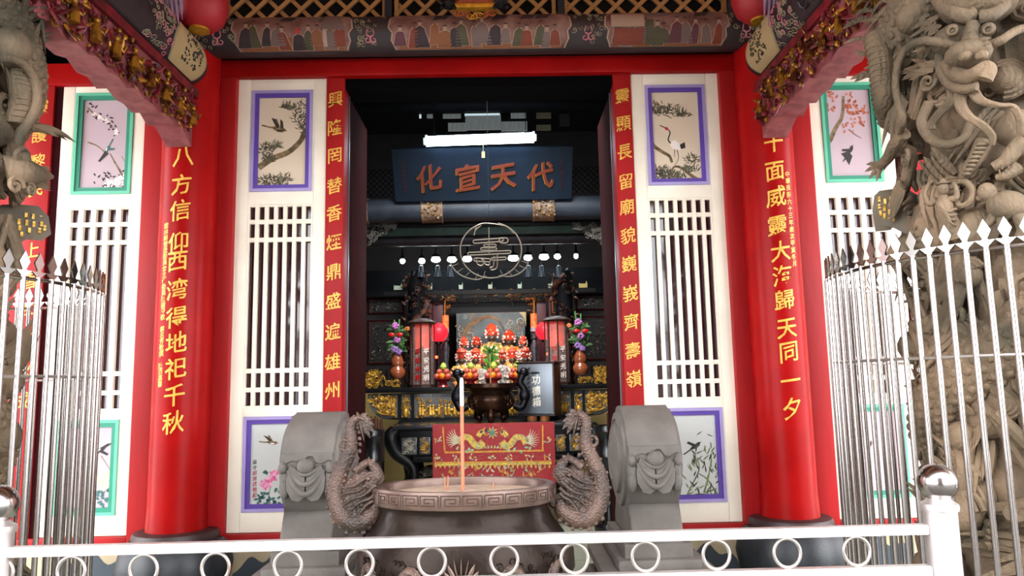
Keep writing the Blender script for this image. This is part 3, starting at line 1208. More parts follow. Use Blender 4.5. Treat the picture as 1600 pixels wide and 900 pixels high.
    p = at(262 if s < 0 else 1216, 18, -.9)
    t = thing('cloth_drape', 'pale lilac cloth hanging between the red lantern and the eave beam, upper %s' % w_, 'drape', (p.x, p.y, p.z), 'lilac cloth drapes')
    b = MB()
    DR = mat('lilac_drape_cloth', '#8f7590', .7, var=.3, scale=12)
    for i in range(5):
        x = p.x + (i - 2) * .03
        tuft(b, (x + s * .03, p.y, p.z + .55), (-s * .12, 0, -1), .72 - .05 * abs(i - 2), .032, DR, None, 8, 8, .7)
    b.build('cloth_folds', t)

# ================================================================== stone drums beside the doorway
def stone_drum(s, label):
    x0, x1 = (s * 1.29, s * .955) if s < 0 else (.955, 1.29)
    xc = (x0 + x1) / 2; w = (x1 - x0) / 2
    yc, R_, zc = -.56, .36, .92
    t = thing('stone_drum', label, 'stone drum', (xc, yc, 0), 'stone drums at the doorway')
    # pedestal in steps
    b = MB()
    for (dx, ya, yb, z0, z1, bv) in ((.22, -1.08, -.12, 0, .12, .01), (.16, -1.02, -.14, .12, .2, .02), (.20, -1.06, -.12, .2, .26, .012), (.10, -.98, -.14, .26, .33, .02), (.05, -.94, -.14, .33, .42, .006)):
        b.box(xc - w - dx, xc + w + dx, ya, yb, z0, z1, STONE, bv)
    b.build('stepped_pedestal', t)
    # drum and waist as one side outline, extruded across
    b = MB()
    side = []
    for i in range(29):
        a = radians(-50 + 280 * i / 28)
        side.append((yc + R_ * cos(a) * -1, zc + R_ * sin(a)))
    # front (towards the yard) first: runs from front-low up over the top and down the back
    side = [(-.93, .42), (-.925, .5), (-.88, .58)] + side[0:] + [(-.25, .58), (-.2, .5), (-.2, .42)]
    vs = [(xc - w, y, z) for y, z in side] + [(xc + w, y, z) for y, z in side]
    n = len(side)
    b.faces(vs, [tuple(range(n)), tuple(range(2 * n - 1, n - 1, -1))] + [(i, (i + 1) % n, n + (i + 1) % n, n + i) for i in range(n)], STONE)
    es = [e for e in b.bm.edges if len(e.link_faces) == 2 and any(len(f.verts) > 6 for f in e.link_faces)]
    bmesh.ops.bevel(b.bm, geom=es, offset=.022, segments=3, affect='EDGES', profile=.5)
    b.build('drum', t)
    # rings carved on both round faces
    for q in (-1, 1):
        b = MB()
        xf = xc + q * w
        prof = [(.32, 0), (.315, .022), (.27, .03), (.262, .018), (.235, .018), (.228, .045), (.14, .066), (.12, .055), (.06, .075), (0.001, .08)]
        b.lathe([(r_, q * h) for r_, h in prof], (xf, yc, zc), STONE, 48, axis='x', cap=False)
        b.build('ring_relief', t)
    # knot and swagged cloth carved on the front
    b = MB()
    zf = .90
    yf = yc - sqrt(R_ * R_ - (zf - zc) ** 2)
    b.ball((xc, yf - .03, zf + .05), (.055, .05, .05), STONE, 20, 12)
    for i, (ww, dz, rr_) in enumerate(((.085, -.03, .016), (.105, -.065, .017), (.12, -.10, .018))):
        pts = []
        for j in range(13):
            u = j / 12 * 2 - 1
            pts.append((xc + u * ww, yf - .02 - .02 * (1 - abs(u)), zf + .045 + dz * (1 - u * u) * 1.5 - .01 * i))
        b.tube(pts, [rr_ * (.5 + .5 * sin(pi * j / 12)) for j in range(13)], STONE, 8)
    for q in (-1, 1):
        # hanging lobes
        lobe = [(xc + q * .004, zf - .005), (xc + q * .10, zf + .055), (xc + q * .125, zf - .02), (xc + q * .12, zf - .10), (xc + q * .085, zf - .16), (xc + q * .04, zf - .17), (xc + q * .006, zf - .145)]
        b.prism(lobe, yf - .028, yf + .06, STONE)
        for j in range(2):
            b.ball((xc + q * (.145 + j * .0), yf + .02, zf - .02 - j * .07), (.035, .045, .075), STONE, 12, 8)
        b.ball((xc + q * .15, yf - .015, zf + .04), (.028, .04, .04), STONE, 12, 8)
    # ragged upper lip over the carving
    lip = []
    N = 16
    for j in range(N + 1):
        u = j / N * 2 - 1
        lip.append((xc + u * w * .99, zf + .075 + .012 * sin(9 * u) + (.03 * (1 - abs(u)) if abs(u) < .35 else 0)))
    b.prism([(xc + w * .99, zf + .13), (xc - w * .99, zf + .13)] + lip, yf - .012, yf + .06, STONE)
    b.build('swag_carving', t)


stone_drum(-1, 'grey carved stone drum at the left side of the doorway')
stone_drum(1, 'grey carved stone drum at the right side of the doorway')

# ================================================================== big bronze incense burner
CY = -1.55
c0 = at(726, 750, CY)
cx = c0.x
KY = .68
t = thing('incense_burner', 'large bronze incense burner with dragon handles and a key-pattern rim before the doorway', 'incense burner', (cx, CY, 0))
b = MB()
b.lathe([(.02, .20), (.30, .21), (.42, .25), (.54, .34), (.605, .45), (.60, .54), (.545, .64), (.49, .71), (.465, .77), (.472, .805), (.485, .815)], (cx, CY, 0), BRONZE, 72, sy=KY)
b.build('pot', t)
b = MB()
b.lathe([(.46, .80), (.502, .805), (.508, .815), (.508, .885), (.502, .897), (.46, .897), (.452, .885), (.45, .84), (.02, .835)], (cx, CY, 0), BRONZEP, 72, sy=KY, cap=False)
b.build('rim_band', t)
ASH = mat('incense_ash', '#b9a08a', .95, var=.2, scale=20, bump=.3, bscale=60)
b = MB()
b.lathe([(.45, .852), (.3, .862), (.01, .865)], (cx, CY, 0), ASH, 48, sy=KY)
tag(b.build('ash_bed', t), 'tan ash filling the burner')
b = MB()
NF = 28
for i in range(NF):
    a0 = 2 * pi * i / NF
    da = 2 * pi / NF
    def rp(u, v):
        a = a0 + u * da
        return Vector((cx + .511 * cos(a), CY + .511 * sin(a) * KY, .818 + v * .066))
    segs = [((.06, .05), (.06, .95)), ((.06, .95), (.94, .95)), ((.94, .95), (.94, .2)), ((.94, .2), (.25, .2)), ((.25, .2), (.25, .72)), ((.25, .72), (.74, .72)), ((.74, .72), (.74, .42)), ((.74, .42), (.45, .42))]
    if i % 2:
        segs = [((1 - p[0], p[1]), (1 - q[0], q[1])) for p, q in segs]
    for p, q in segs:
        mid = ((p[0] + q[0]) / 2, (p[1] + q[1]) / 2)
        b.tube([rp(*p), rp(*mid), rp(*q)], .0032, BRONZEP, 4)
b.build('key_pattern', t)
# medallion with flames, and relief dragons on the belly
def belly(a, z):
    prof = [(.20, .21), (.30, .21), (.42, .25), (.54, .34), (.605, .45), (.60, .54), (.545, .64), (.49, .71)]
    for i in range(1, len(prof)):
        if z <= prof[i][1]:
            (r0_, z0_), (r1_, z1_) = prof[i - 1], prof[i]
            q = r0_ + (r1_ - r0_) * (z - z0_) / (z1_ - z0_ + 1e-9)
            break
    else:
        q = .49
    return Vector((cx + q * cos(a), CY + q * sin(a) * KY, z))
b = MB()
am = -pi / 2
pm = belly(am, .45)
b.lathe([(.058, -.012), (.055, -.03), (.03, -.036), (.001, -.038)], pm + Vector((0, .012, 0)), BRONZEP, 24, axis='y')
for i in range(13):
    a = pi * (-.15 + 1.3 * i / 12)
    d = Vector((cos(a), 0, sin(a)))
    tuft(b, pm + d * .055 + Vector((0, -.005, 0)), d, .035 + .022 * sin(a), .012, BRONZEP, (.0, 0, .5), 5)
b.build('flaming_pearl', t)
for q, a1 in ((-1, -2.25), (1, -.9)):
    b = MB()
    rr = random.Random(5 + q)
    pts, rad = [], []
    for i in range(26):
        u = i / 25
        a = a1 + q * -.38 + q * .76 * u
        p = belly(a, .42 + .1 * sin(u * 9))
        pts.append(p + (p - Vector((cx, CY, p.z))).normalized() * .004); rad.append(.03 * sin(pi * (.1 + .85 * u)) + .006)
    b.tube(pts, rad, CARVEB, 8)
    for i in range(60):
        a = a1 + rr.uniform(-.42, .42); z = rr.uniform(.33, .56)
        p = belly(a, z); n_ = (p - Vector((cx, CY, p.z))).normalized()
        e1 = Vector((0, 0, 1)); e2 = n_.cross(e1)
        scroll(b, p + n_ * .002, rr.uniform(.014, .03), rr.uniform(0, 6), BRONZE, e2, e1, .2, 1.2, rr.choice((-1, 1)), 7)
    b.build('belly_dragon', t)
# legs
for a in (-pi / 2 + .9, -pi / 2 - .9, pi / 2):
    b = MB()
    p = Vector((cx + .4 * cos(a), CY + .4 * sin(a) * KY, 0))
    o_ = Vector((cos(a), sin(a), 0))
    b.tube(smooth_path([p + Vector((0, 0, .29)), p + o_ * .08 + Vector((0, 0, .2)), p + o_ * .05 + Vector((0, 0, .1)), p + o_ * .09 + Vector((0, 0, .02))]), (.10, .055), BRONZE, 14)
    b.lathe([(.085, 0), (.09, .02), (.07, .05)], p + o_ * .09, BRONZE, 18)
    b.build('leg', t)


def dragon_handle(s):
    """curved scaly dragon: head at the pot, body bulging outward, tail curling on top"""
    yb = CY + .0
    def q(px, py, dy=0.):
        if s > 0:   # mirrored about the burner, slightly larger on this side
            px = 726 + (726 - px) * 1.0 + 12
            py = py - 6
        return at(px, py, yb + dy)
    b = MB()
    S = (at(727, 750, yb) - at(726, 750, yb)).length
    spine = [(573, 663), (566, 654), (556, 654), (548, 664), (549, 684), (547, 705), (537, 727), (527, 752), (526, 776), (534, 800), (550, 814), (570, 812), (585, 800), (590, 786)]
    rad = [2, 5, 8, 10, 12, 14, 16, 17, 19, 22, 23, 23, 19, 12]
    path = smooth_path([q(x, y) for x, y in spine], 5)
    rr_ = lerp_list(rad, 5)
    b.tube(path, [v * S for v in rr_], CARVEB, 14, flat=.75, up=(0, 1, 0))
    # overlapping scales along the body
    N = len(path)
    for i in range(10, N - 6, 2):
        tdir = (path[min(i + 1, N - 1)] - path[i - 1]).normalized()
        nrm = Vector((0, -1, 0)); side = tdir.cross(nrm).normalized()
        R_ = rr_[i] * S
        for j in range(-3, 4):
            u = j / 3.6 + (.14 if (i // 2) % 2 else 0)
            if abs(u) > .72:
                continue
            c = path[i] + side * (u * R_) + nrm * (R_ * .75 * sqrt(1 - u * u))
            b.ball(c, (R_ * .17, R_ * .07, R_ * .17), CARVEB, 7, 5)
    # fin spikes along the outer edge
    for i in range(4, N - 8, 2):
        tdir = (path[min(i + 1, N - 1)] - path[i - 1]).normalized()
        side = Vector((tdir.z, 0, -tdir.x))
        if i < 36:
            side = -side
        if s > 0:
            side = -side
        b_ = path[i] + side * rr_[i] * S * .9 * (1 if i < 36 else .95)
        if i < 36:
            tuft(b, b_, side + tdir * .8, 6.5 * S, 3.0 * S, CARVEB, None, 4)
    # broad flat flank that the locks lie on
    b.ball(q(553, 786), (34 * S, 12 * S, 40 * S), CARVEB, 28, 16)
    b.ball(q(566, 762), (20 * S, 10 * S, 30 * S), CARVEB, 22, 14)
    fl = q(553, 790)
    for i in range(7):
        for j in range(6):
            u, v = (i - 3) / 3.6 + (.12 if j % 2 else 0), (j - 1.2) / 4.2
            if u * u + v * v < .85:
                b.ball(fl + Vector((u * 32 * S, -12 * S * sqrt(1 - u * u - v * v) - .001, -v * 38 * S)), (4.2 * S, 1.4 * S, 4.2 * S), CARVEB, 8, 6)
    # tail plume at the top
    for k_, (dx, dy) in enumerate(((16, -7), (20, 0), (20, 8), (14, 14), (6, 18), (10, -14), (-4, -16))):
        base = q(562, 658)
        tip = q(562 + dx * 1.3, 658 + dy * 1.5)
        tuft(b, base, tip - base, (tip - base).length * .9, 5.2 * S, CARVEB, (0, 0, -.3), 6, 7, .5)
    # horn-like curl on the back
    ring = [q(538 + 7 * cos(a), 695 + 8 * sin(a), -.03) for a in [2 * pi * i / 12 for i in range(12)]]
    b.tube(ring, 2.6 * S, CARVEB, 7, closed=True)
    b.tube(smooth_path([q(538, 703, -.03), q(533, 722, -.03), q(528, 740, -.02)]), (2.8 * S, 2 * S), CARVEB, 7)
    # mane: long wavy locks sweeping from the head across the body
    for i, (a_, e_) in enumerate((((588, 742), (530, 766)), ((586, 752), (528, 778)), ((588, 760), (532, 792)), ((590, 768), (540, 802)), ((590, 774), (552, 812)), ((590, 735), (545, 758)))):
        p0, p1 = q(*a_, -.05), q(*e_, -.06)
        pts = []
        for k_ in range(13):
            u = k_ / 12
            w_ = sin(u * 8 + i) * 2.4 * S
            pts.append(p0.lerp(p1, u) + Vector((0, 0, w_)))
        b.tube(pts, [max(.6, 3.4 * (1 - .7 * u / 12)) * S for u in range(13)], CARVEB, 7)
    # claw leg
    b.tube(smooth_path([q(555, 735, -.03), q(568, 726, -.03), q(577, 722, -.03), q(582, 732, -.03)]), (7 * S, 4 * S), CARVEB, 9)
    for dx, dy in ((8, -4), (9, 2), (6, 8), (-2, -8)):
        base = q(578, 722, -.03)
        tuft(b, base, q(578 + dx, 722 + dy, -.03) - base, 9 * S, 3 * S, CARVEB, None, 4)
    # head: skull, snout, brow, jaw, horns
    hd = q(580, 756, -.02)
    b.ball(hd, (13 * S, 12 * S, 13 * S), CARVEB, 16, 10)
    b.tube(smooth_path([q(582, 752, -.03), q(589, 743, -.03), q(586, 732, -.03), q(582, 727, -.03)]), (11 * S, 7 * S), CARVEB, 12)
    b.tube(smooth_path([q(588, 758, -.02), q(596, 748, -.02), q(595, 738, -.02)]), (6 * S, 3.5 * S), CARVEB, 9)
    for dx in (-5, 4):
        b.ball(q(580 + dx, 748, -.07), 3.4 * S, CARVEB, 10, 7)
    for dx, dy in ((-26, 5), (-22, 14)):
        base = q(577, 760, -.04)
        tuft(b, base, q(577 + dx, 760 + dy, -.04) - base, 30 * S, 4 * S, CARVEB, None, 6)
    # strut to the pot
    b.tube(smooth_path([q(588, 795, 0), q(600, 792, 0), q(604, 778, 0), q(612, 765, .02)]), (8 * S, 6 * S), CARVEB, 9)
    tag(b.build('dragon_handle', t), 'brown scaly dragon handle')


dragon_handle(-1)
dragon_handle(1)

# standing incense sticks in the ash
INC = mat('salmon_incense', '#bd6f4e', .7, var=.1)
INCW = mat('white_burnt_incense', '#f4efe8', .7)
p = at(723, 757, CY - .02)
b = MB()
zt, zm = at(723, 590, CY).z, at(723, 634, CY).z
b.lathe([(.0105, .866), (.0105, zm)], (p.x, CY - .02, 0), INC, 14)
b.lathe([(.0108, zm), (.0108, zt - .02), (.006, zt)], (p.x, CY - .02, 0), INCW, 14)
tag(b.build('incense_stick'), 'tall thick salmon incense stick with a white top standing in the big burner', 'incense stick')
for px, py, h, lab in ((694, 740, .07, 'short orange incense stub left of the tall stick in the big burner'), (699, 742, .075, 'second short orange incense stub left of the tall stick, the one nearer to it'), (770, 742, .03, 'tiny burnt incense stub right of the tall stick in the big burner')):
    p = at(px, py, CY)
    b = MB()
    b.tube([(p.x, CY + .03, .855), (p.x + .002, CY + .03, .865 + h)], .0038, INC, 7)
    tag(b.build('incense_stub'), lab, 'incense stick', 'short stubs in the big burner')

# ================================================================== steel railing in front
z_t = .905
pa, pb = at_z(5, 862, z_t), at_z(1448, 826, z_t)
rail_y0, rail_y1 = pa.y, pb.y
def rail_pt(px, py):
    """point in the upright plane of the railing"""
    Y = -3.2
    for _ in range(8):
        p = at(px, py, Y)
        Y = pa.y + (pb.y - pa.y) * (p.x - pa.x) / (pb.x - pa.x)
    return p
t = thing('steel_railing', 'stainless steel railing with rings and ball-topped posts across the foreground', 'railing', ((pa.x + pb.x) / 2, -3.2, -.1))
ang = atan2(pb.y - pa.y, pb.x - pa.x)
dirv = (pb - pa).normalized(); nv = Vector((-dirv.y, dirv.x, 0))
def rail_bar(za, zb, name):
    b = MB()
    h = .02
    A, B_ = Vector((pa.x, pa.y, 0)), Vector((pb.x, pb.y, 0))
    vs = []
    for P_ in (A, B_):
        for dy in (-h, h):
            for z in (za, zb):
                vs.append(P_ + nv * dy + Vector((0, 0, z)))
    b.faces(vs, [(0, 1, 3, 2), (4, 6, 7, 5), (0, 4, 5, 1), (2, 3, 7, 6), (0, 2, 6, 4), (1, 5, 7, 3)], RAILS)
    bmesh.ops.bevel(b.bm, geom=b.bm.edges[:], offset=.004, segments=2, affect='EDGES')
    b.build(name, t)
zt0, zt1 = rail_pt(730, 852).z, rail_pt(730, 836.5).z
zb1 = rail_pt(1200, 889).z
zb0 = zb1 - .036
rail_bar(zt0, zt1, 'top_rail'); rail_bar(zb0, zb1, 'bottom_rail')
for px in (0, 112, 225, 337, 450, 562, 675, 788, 898, 1009, 1120, 1231, 1340):
    p = rail_pt(px, 880)
    zc = (zt0 + zb1) / 2
    b = MB()
    rr_ = (zt0 - zb1) / 2
    ring = []
    for i in range(40):
        a = 2 * pi * i / 40
        ring.append(Vector((p.x, p.y, zc)) + dirv * (cos(a) * (rr_ - .006)) + Vector((0, 0, sin(a) * (rr_ - .004))))
    b.tube(ring, .0062, STEELR, 10, closed=True)
    b.build('ring', t)
for px, s in ((5, -1), (1460, 1)):
    p = rail_pt(px, 800)
    pt = b = MB()
    zc = rail_pt(1460, 792).z
    b.lathe([(.056, -.1), (.056, zc - .012)], (p.x + s * .02, p.y, 0), RAILS, 40)
    b.lathe([(.062, zc - .012), (.064, zc), (.062, zc + .012), (.045, zc + .022), (.036, zc + .035), (.04, zc + .05)], (p.x + s * .02, p.y, 0), RAILS, 40)
    po = b.build('post', t)
    b = MB()
    b.ball((p.x + s * .02, p.y, rail_pt(1458, 754).z), .067, STEEL, 40, 24)
    b.build('ball_finial', po)

# ================================================================== round fences of the dragon pillars
def fence(s, label):
    FX, FY, FR = (2.62 if s > 0 else -2.67), -2.35, .85
    t = thing('round_spiked_fence', label, 'fence', (FX, FY, 0), 'round spiked fences')
    ztop = 1.935
    for z, r_ in ((ztop, .008), (1.52, .007), (.35, .007)):
        b = MB()
        b.tube([(FX + FR * cos(a), FY + FR * sin(a), z) for a in [2 * pi * i / 72 for i in range(72)]], r_, STEELR if z < 1.9 else STEEL, 8, closed=True)
        b.build('hoop_rail', t)
    n = 78
    bar0 = None
    for i in range(n):
        a = 2 * pi * (i + .3) / n
        if i == 0:
            b = MB()
            b.lathe([(.0115, 0), (.0115, ztop + .01)], (FX, FY, 0), STEEL, 10)
            bar0 = b.build('bar', t)
            b = MB()
            z = ztop
            sp = [(0, z + .005), (.012, z + .012), (.034, z + .034), (.012, z + .034), (.008, z + .04), (.023, z + .072), (0, z + .118)]
            pts = sp + [(-x, q) for x, q in sp[-2:0:-1]]
            b.prism([(FX + x, q) for x, q in pts], FY - .004, FY + .004, STEEL)
            b.build('spearhead', bar0)
            bo = bar0
        else:
            bo = dup(bar0, None, t)
        bo.location = (FR * cos(a), FR * sin(a), 0)
        bo.rotation_euler = (0, 0, a + pi / 2)


fence(-1, 'round steel fence with spear tips around the left carved pillar')
fence(1, 'round steel fence with spear tips around the right carved pillar')
# ================================================================== the hall behind the doorway
rr = random.Random(77)
UX, UZ, UY = Vector((1, 0, 0)), Vector((0, 0, 1)), Vector((0, 1, 0))
# platform of the shrine with its yellow plaster front
b = MB()
b.box(-3.2, 3.2, 4.2, 6.1, 0, 1.38, WALLY)
struct(b, 'wall_shrine_platform')
b = MB(); b.box(-3.2, 3.2, 4.18, 4.2, 0, .16, BLACKW); struct(b, 'baseboard_shrine')

# ---- roof timbers of the hall
def log(name, label, y, px0, px1, pya, pyb, m, grp='round timbers across the hall'):
    """round timber across the hall; pya and pyb are its upper and lower edges in the photograph"""
    z1, z0 = at(768, pya, y).z, at(768, pyb, y).z
    r = (z1 - z0) / 2
    b = MB()
    b.lathe([(r, -6), (r, 6)], (0, y, (z0 + z1) / 2), m, 24, axis='x')
    o = thing(name, label, 'beam', (0, y, (z0 + z1) / 2), grp)
    b.build('log', o)
    return (z0 + z1) / 2, r, o


LOGP = mat('plum_grey_timber', '#3d3640', .5, col2='#22212b', scale=4)
log('hall_timber', 'dark round timber high in the hall above the tube lamp', 2.6, 480, 1060, 150, 172, DARKW)
zb_, rb_, blue_log = log('hall_timber', 'blue-grey round timber carrying the dark name board', 2.85, 470, 1060, 309, 345, BLUEW)
plum_log = log('hall_timber', 'plum-grey round timber behind the wire emblem', 3.3, 470, 1060, 365, 383, LOGP)
b = MB()
b.box(at(470, 400, 3.15).x, at(1060, 400, 3.15).x, 3.1, 3.16, at(768, 366, 3.1).z, at(768, 349, 3.1).z, mat('deep_green_board', '#37544a', .5, var=.4))
tag(b.build('green_board'), 'narrow deep green board between the two round timbers in the hall', 'board')
b = MB()
b.box(at(470, 400, 3.0).x, at(1060, 400, 3.0).x, 2.99, 3.05, at(768, 352, 3.0).z, at(768, 345, 3.0).z, BLACKW)
tag(b.build('black_tie_beam'), 'thin black tie beam under the blue-grey timber', 'beam')
# carved blocks straddling the blue timber
for i, px in enumerate((556, 674, 850, 958)):
    lab = ('carved block at the far left end of the blue-grey timber', 'carved gilt block on the blue-grey timber under the left end of the name board',
           'carved gilt block on the blue-grey timber under the right end of the name board', 'carved block at the far right end of the blue-grey timber')[i]
    x = at(px, 330, 2.7).x
    b = MB()
    w = .13
    b.lathe([(rb_ + .012, x - w), (rb_ + .02, x - w * .9), (rb_ + .012, x - w * .8), (rb_ + .012, x + w * .8), (rb_ + .02, x + w * .9), (rb_ + .012, x + w)], (0, 2.85, zb_), mat('painted_block', '#5a4a44', .5, col2='#a3866a', scale=22), 20, axis='x')
    for j in range(34):
        a = rr.uniform(-.9, .9); dx = rr.uniform(-w, w)
        c = Vector((x + dx, 2.85 - (rb_ + .02) * cos(a), zb_ + (rb_ + .02) * sin(a)))
        b.ball(c, rr.uniform(.008, .018), rr.choice((mat('painted_block', ''), GILD, CURLT)), 6, 4)
    for q in range(7):
        u = (q - 3) / 3
        tuft(b, (x + u * .1, 2.70, zb_ + .04), (u * .7, -.3, 1), .12 - .03 * abs(u), .022, mat('lotus_bracket', '#7d6a5c', .5, col2='#3b2e30', scale=20), None, 5)
    tag(b.build('carved_block', blue_log), lab)
# dark openwork brackets at both ends under the timber
OPENW = mat('dark_openwork_carving', '#332c30', .5, col2='#6b6660', scale=30, thr=(.5, .75))
for s, px, lab in ((-1, 585, 'dark openwork bracket under the left end of the blue-grey timber'), (1, 930, 'dark openwork bracket under the right end of the blue-grey timber')):
    b = MB()
    c0 = at(px, 365, 3.0)
    pts = []
    b.prism([(c0.x - s * -.28, c0.z + .14), (c0.x + s * -.32, c0.z + .14), (c0.x + s * -.2, c0.z + .05), (c0.x, c0.z - .05), (c0.x + s * .15, c0.z - .22), (c0.x + s * .28, c0.z - .25)], 2.98, 3.04, BLACKW)
    for i in range(80):
        u = rr.random(); v = rr.random()
        x = c0.x + s * (.28 - .55 * u); z = c0.z + .12 - v * (.36 * (1 - u) + .04)
        scroll(b, Vector((x, 2.97, z)), rr.uniform(.02, .04), rr.uniform(0, 6), OPENW, UX, UZ, .2, 1.2, rr.choice((-1, 1)), 7)
    tag(b.build('openwork_bracket'), lab, 'carving', 'openwork brackets in the hall')

# ---- lattice band high behind the name board, and daylight openings over it
b = MB()
zc0, zc1 = at(768, 306, 3.4).z, at(768, 262, 3.4).z
for i in range(60):
    x = -2.2 + i * .075
    for sg in (-1, 1):
        xa, xb = (x, x + (zc1 - zc0)) if sg > 0 else (x + (zc1 - zc0), x)
        b.prism([(xa - .006, zc0), (xa + .006, zc0), (xb + .006, zc1), (xb - .006, zc1)], 3.4 + .012 * sg, 3.41 + .012 * sg, DARKW)
struct(b, 'trim_%d' % k); k += 1
SKYL = mat('bright_roof_opening', '#cfe3ea', .6, emit=.8)
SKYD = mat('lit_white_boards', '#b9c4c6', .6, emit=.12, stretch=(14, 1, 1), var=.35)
YW = 5.2
for i, (xa, ya, xb, yb, m) in enumerate(((726, 176, 781, 180, SKYL), (727, 180, 783, 202, SKYD), (692, 176, 720, 184, SKYD), (798, 175, 822, 184, SKYD), (700, 192, 730, 204, SKYD), (783, 190, 824, 204, SKYD),
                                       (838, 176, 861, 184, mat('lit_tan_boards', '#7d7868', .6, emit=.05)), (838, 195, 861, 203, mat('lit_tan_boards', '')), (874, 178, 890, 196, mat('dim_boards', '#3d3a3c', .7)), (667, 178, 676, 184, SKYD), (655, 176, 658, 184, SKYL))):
    pa_, pb_ = at(xa, ya, YW), at(xb, yb, YW)
    b = MB()
    b.box(pa_.x, pb_.x, YW, YW + .03, pb_.z, pa_.z, m)
    struct(b, 'window_%d' % (i + 1))

# ---- tube lamp
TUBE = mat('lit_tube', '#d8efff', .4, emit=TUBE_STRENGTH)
pL, pR = at(666, 221, 2.15), at(834, 215, 2.15)
pc = (pL + pR) / 2
t = thing('tube_lamp', 'lit white fluorescent tube lamp hanging in front of the dark name board', 'lamp', (pc.x, 2.15, pc.z))
zl = pc.z
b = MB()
b.tube([(pL.x, 2.15, pL.z), (pR.x, 2.15, pR.z)], .056, TUBE, 20)  # drawn thicker than the real tube so its shape takes in the glare
tag(b.build('tube', t), 'glowing white tube, thickened to take in its glare')
for q, p in ((1, pL), (-1, pR)):
    b = MB()
    b.tube([(p.x - q * .03, 2.15, p.z), (p.x + q * .005, 2.15, p.z)], .040, mat('lamp_white_plastic', '#dfe4e6', .4), 16)
    b.build('end_cap', t)
b = MB()
b.prism([(pL.x + .1, pL.z + .03), (pR.x - .1, pR.z + .03), (pR.x - .1, pR.z + .07), (pL.x + .1, pL.z + .07)], 2.17, 2.22, mat('lamp_white_plastic', ''))
b.build('housing', t)
for p in (pL, pR):
    q = .85
    x = pc.x + (p.x - pc.x) * q
    b = MB()
    b.tube([(x, 2.15, p.z + .09), (x, 2.15, 5.6)], .005, BLACKW, 6)
    b.build('hanger', t)
    b = MB()
    b.box(p.x - .012, p.x + .012, 2.135, 2.17, p.z - .01, p.z + .07, mat('lamp_white_plastic', ''))
    b.build('bracket', t)

# ---- name board
NB = mat('blue_black_board', '#16283c', .45, var=.3, scale=2)
NR = mat('dull_red_gilt_letters', '#9c4a38', .4, .3, var=.2)
NG = mat('bright_gilt_edge', '#e0a52e', .35, .5)
yb0, yb1 = 2.66, 2.34
zb0_, zb1_ = at(757, 313, yb0).z, at(757, 231, yb1).z
xa0, xa1 = at(618, 313, yb0).x, at(893, 308, yb0).x
t = thing('name_board', 'dark blue hall name board with four large characters under the tube lamp', 'sign', ((xa0 + xa1) / 2, yb0, zb0_))
b = MB()
pts = [(xa0, yb0, zb0_), (xa1, yb0, zb0_), (xa1 + .0, yb1, zb1_), (xa0 - .0, yb1, zb1_)]
b.prism_dir([Vector(p) for p in pts], (0, .05, .03), NB)
b.build('board', t)
dn = Vector((0, yb1 - yb0, zb1_ - zb0_)); L_ = dn.length; dn.normalize()
nn = Vector((0, -dn.z, dn.y))
for ch, px in (('化', 671), ('宣', 731), ('天', 787), ('代', 845)):
    b = MB()
    x = at(px, 275, 2.5).x
    c = Vector((x, yb0, zb0_)) + dn * (L_ * .46)
    def fn(gx, gy, gz, q=1.0, lift=.004, dx=0, dz=0):
        return c + UX * (gx * .31 * q + dx) + dn * (gy * .33 * q + dz) + nn * ((gz + .03) * .3 + lift)
    b.text(ch, lambda gx, gy, gz: fn(gx, gy, gz), NR)
    b.text(ch, lambda gx, gy, gz: fn(gx, gy, gz * .5, 1.0, .001, -.007, -.009), NG)
    tag(b.build('board_character', t), 'dull red character with gilt lower edges')
b = MB()
for sx_ in (xa0 + .12, xa1 - .12):
    for i in range(8):
        c = Vector((sx_, yb0, zb0_)) + dn * (L_ * (.2 + .08 * i)) + nn * .003
        b.text('民國年立敬獻弟子'[i], lambda gx, gy, gz: c + UX * gx * .04 + dn * gy * .04 + nn * gz * .1, mat('dim_red_letters', '#4c2a34', .5))
b.build('side_inscription', t)
b = MB()
p = at(755, 240, 2.12)
b.box(p.x - .018, p.x + .018, 2.14, 2.15, p.z - .04, p.z + .03, mat('pale_yellow_card', '#d9c58a', .6))
b.tube([(p.x, 2.145, p.z + .03), (p.x, 2.15, pc.z + .06)], .002, mat('pale_yellow_card', ''), 5)
tag(b.build('paper_tag'), 'small pale yellow tag hanging under the middle of the tube lamp', 'tag')

# ---- wire emblem with a longevity character
WIRE = mat('bare_wire', '#6d665b', .5, .3, var=.2)
YM = 1.3
c0 = at(767, 391, YM)
S = (at(768, 391, YM) - at(767, 391, YM)).length
t = thing('wire_emblem', 'round bare-wire frame with a longevity character hanging before the row of lights', 'wire frame', c0)
def wp(px, py, dy=0.):
    return at(px, py, YM + dy)
b = MB()
b.tube([c0 + UX * (48 * S * cos(a)) + UZ * (44 * S * sin(a)) for a in [pi * (.6 + 1.82 * i / 48) for i in range(49)]], .0075, WIRE, 6)
b.tube(smooth_path([wp(752, 352), wp(743, 360), wp(741, 368)]), .006, WIRE, 6)
b.tube(smooth_path([wp(742, 362), wp(746, 352), wp(762, 349), wp(790, 354), wp(803, 365)]), .006, WIRE, 6)
b.build('ring', t)
b = MB()
arcL = smooth_path([wp(704, 412), wp(712, 424), wp(726, 433), wp(745, 437), wp(760, 432)])
arcR = smooth_path([wp(826, 408), wp(822, 418), wp(812, 427), wp(798, 432), wp(780, 431)])
for arc in (arcL, arcR):
    b.tube(arc, .0065, WIRE, 6)
    N = len(arc)
    for i in range(2, N - 2, 5):
        d = (c0 - arc[i]); d.z *= 1.0
        b.tube([arc[i], arc[i] + d.normalized() * .07], .004, WIRE, 5)
b.build('lower_frame', t)
b = MB()
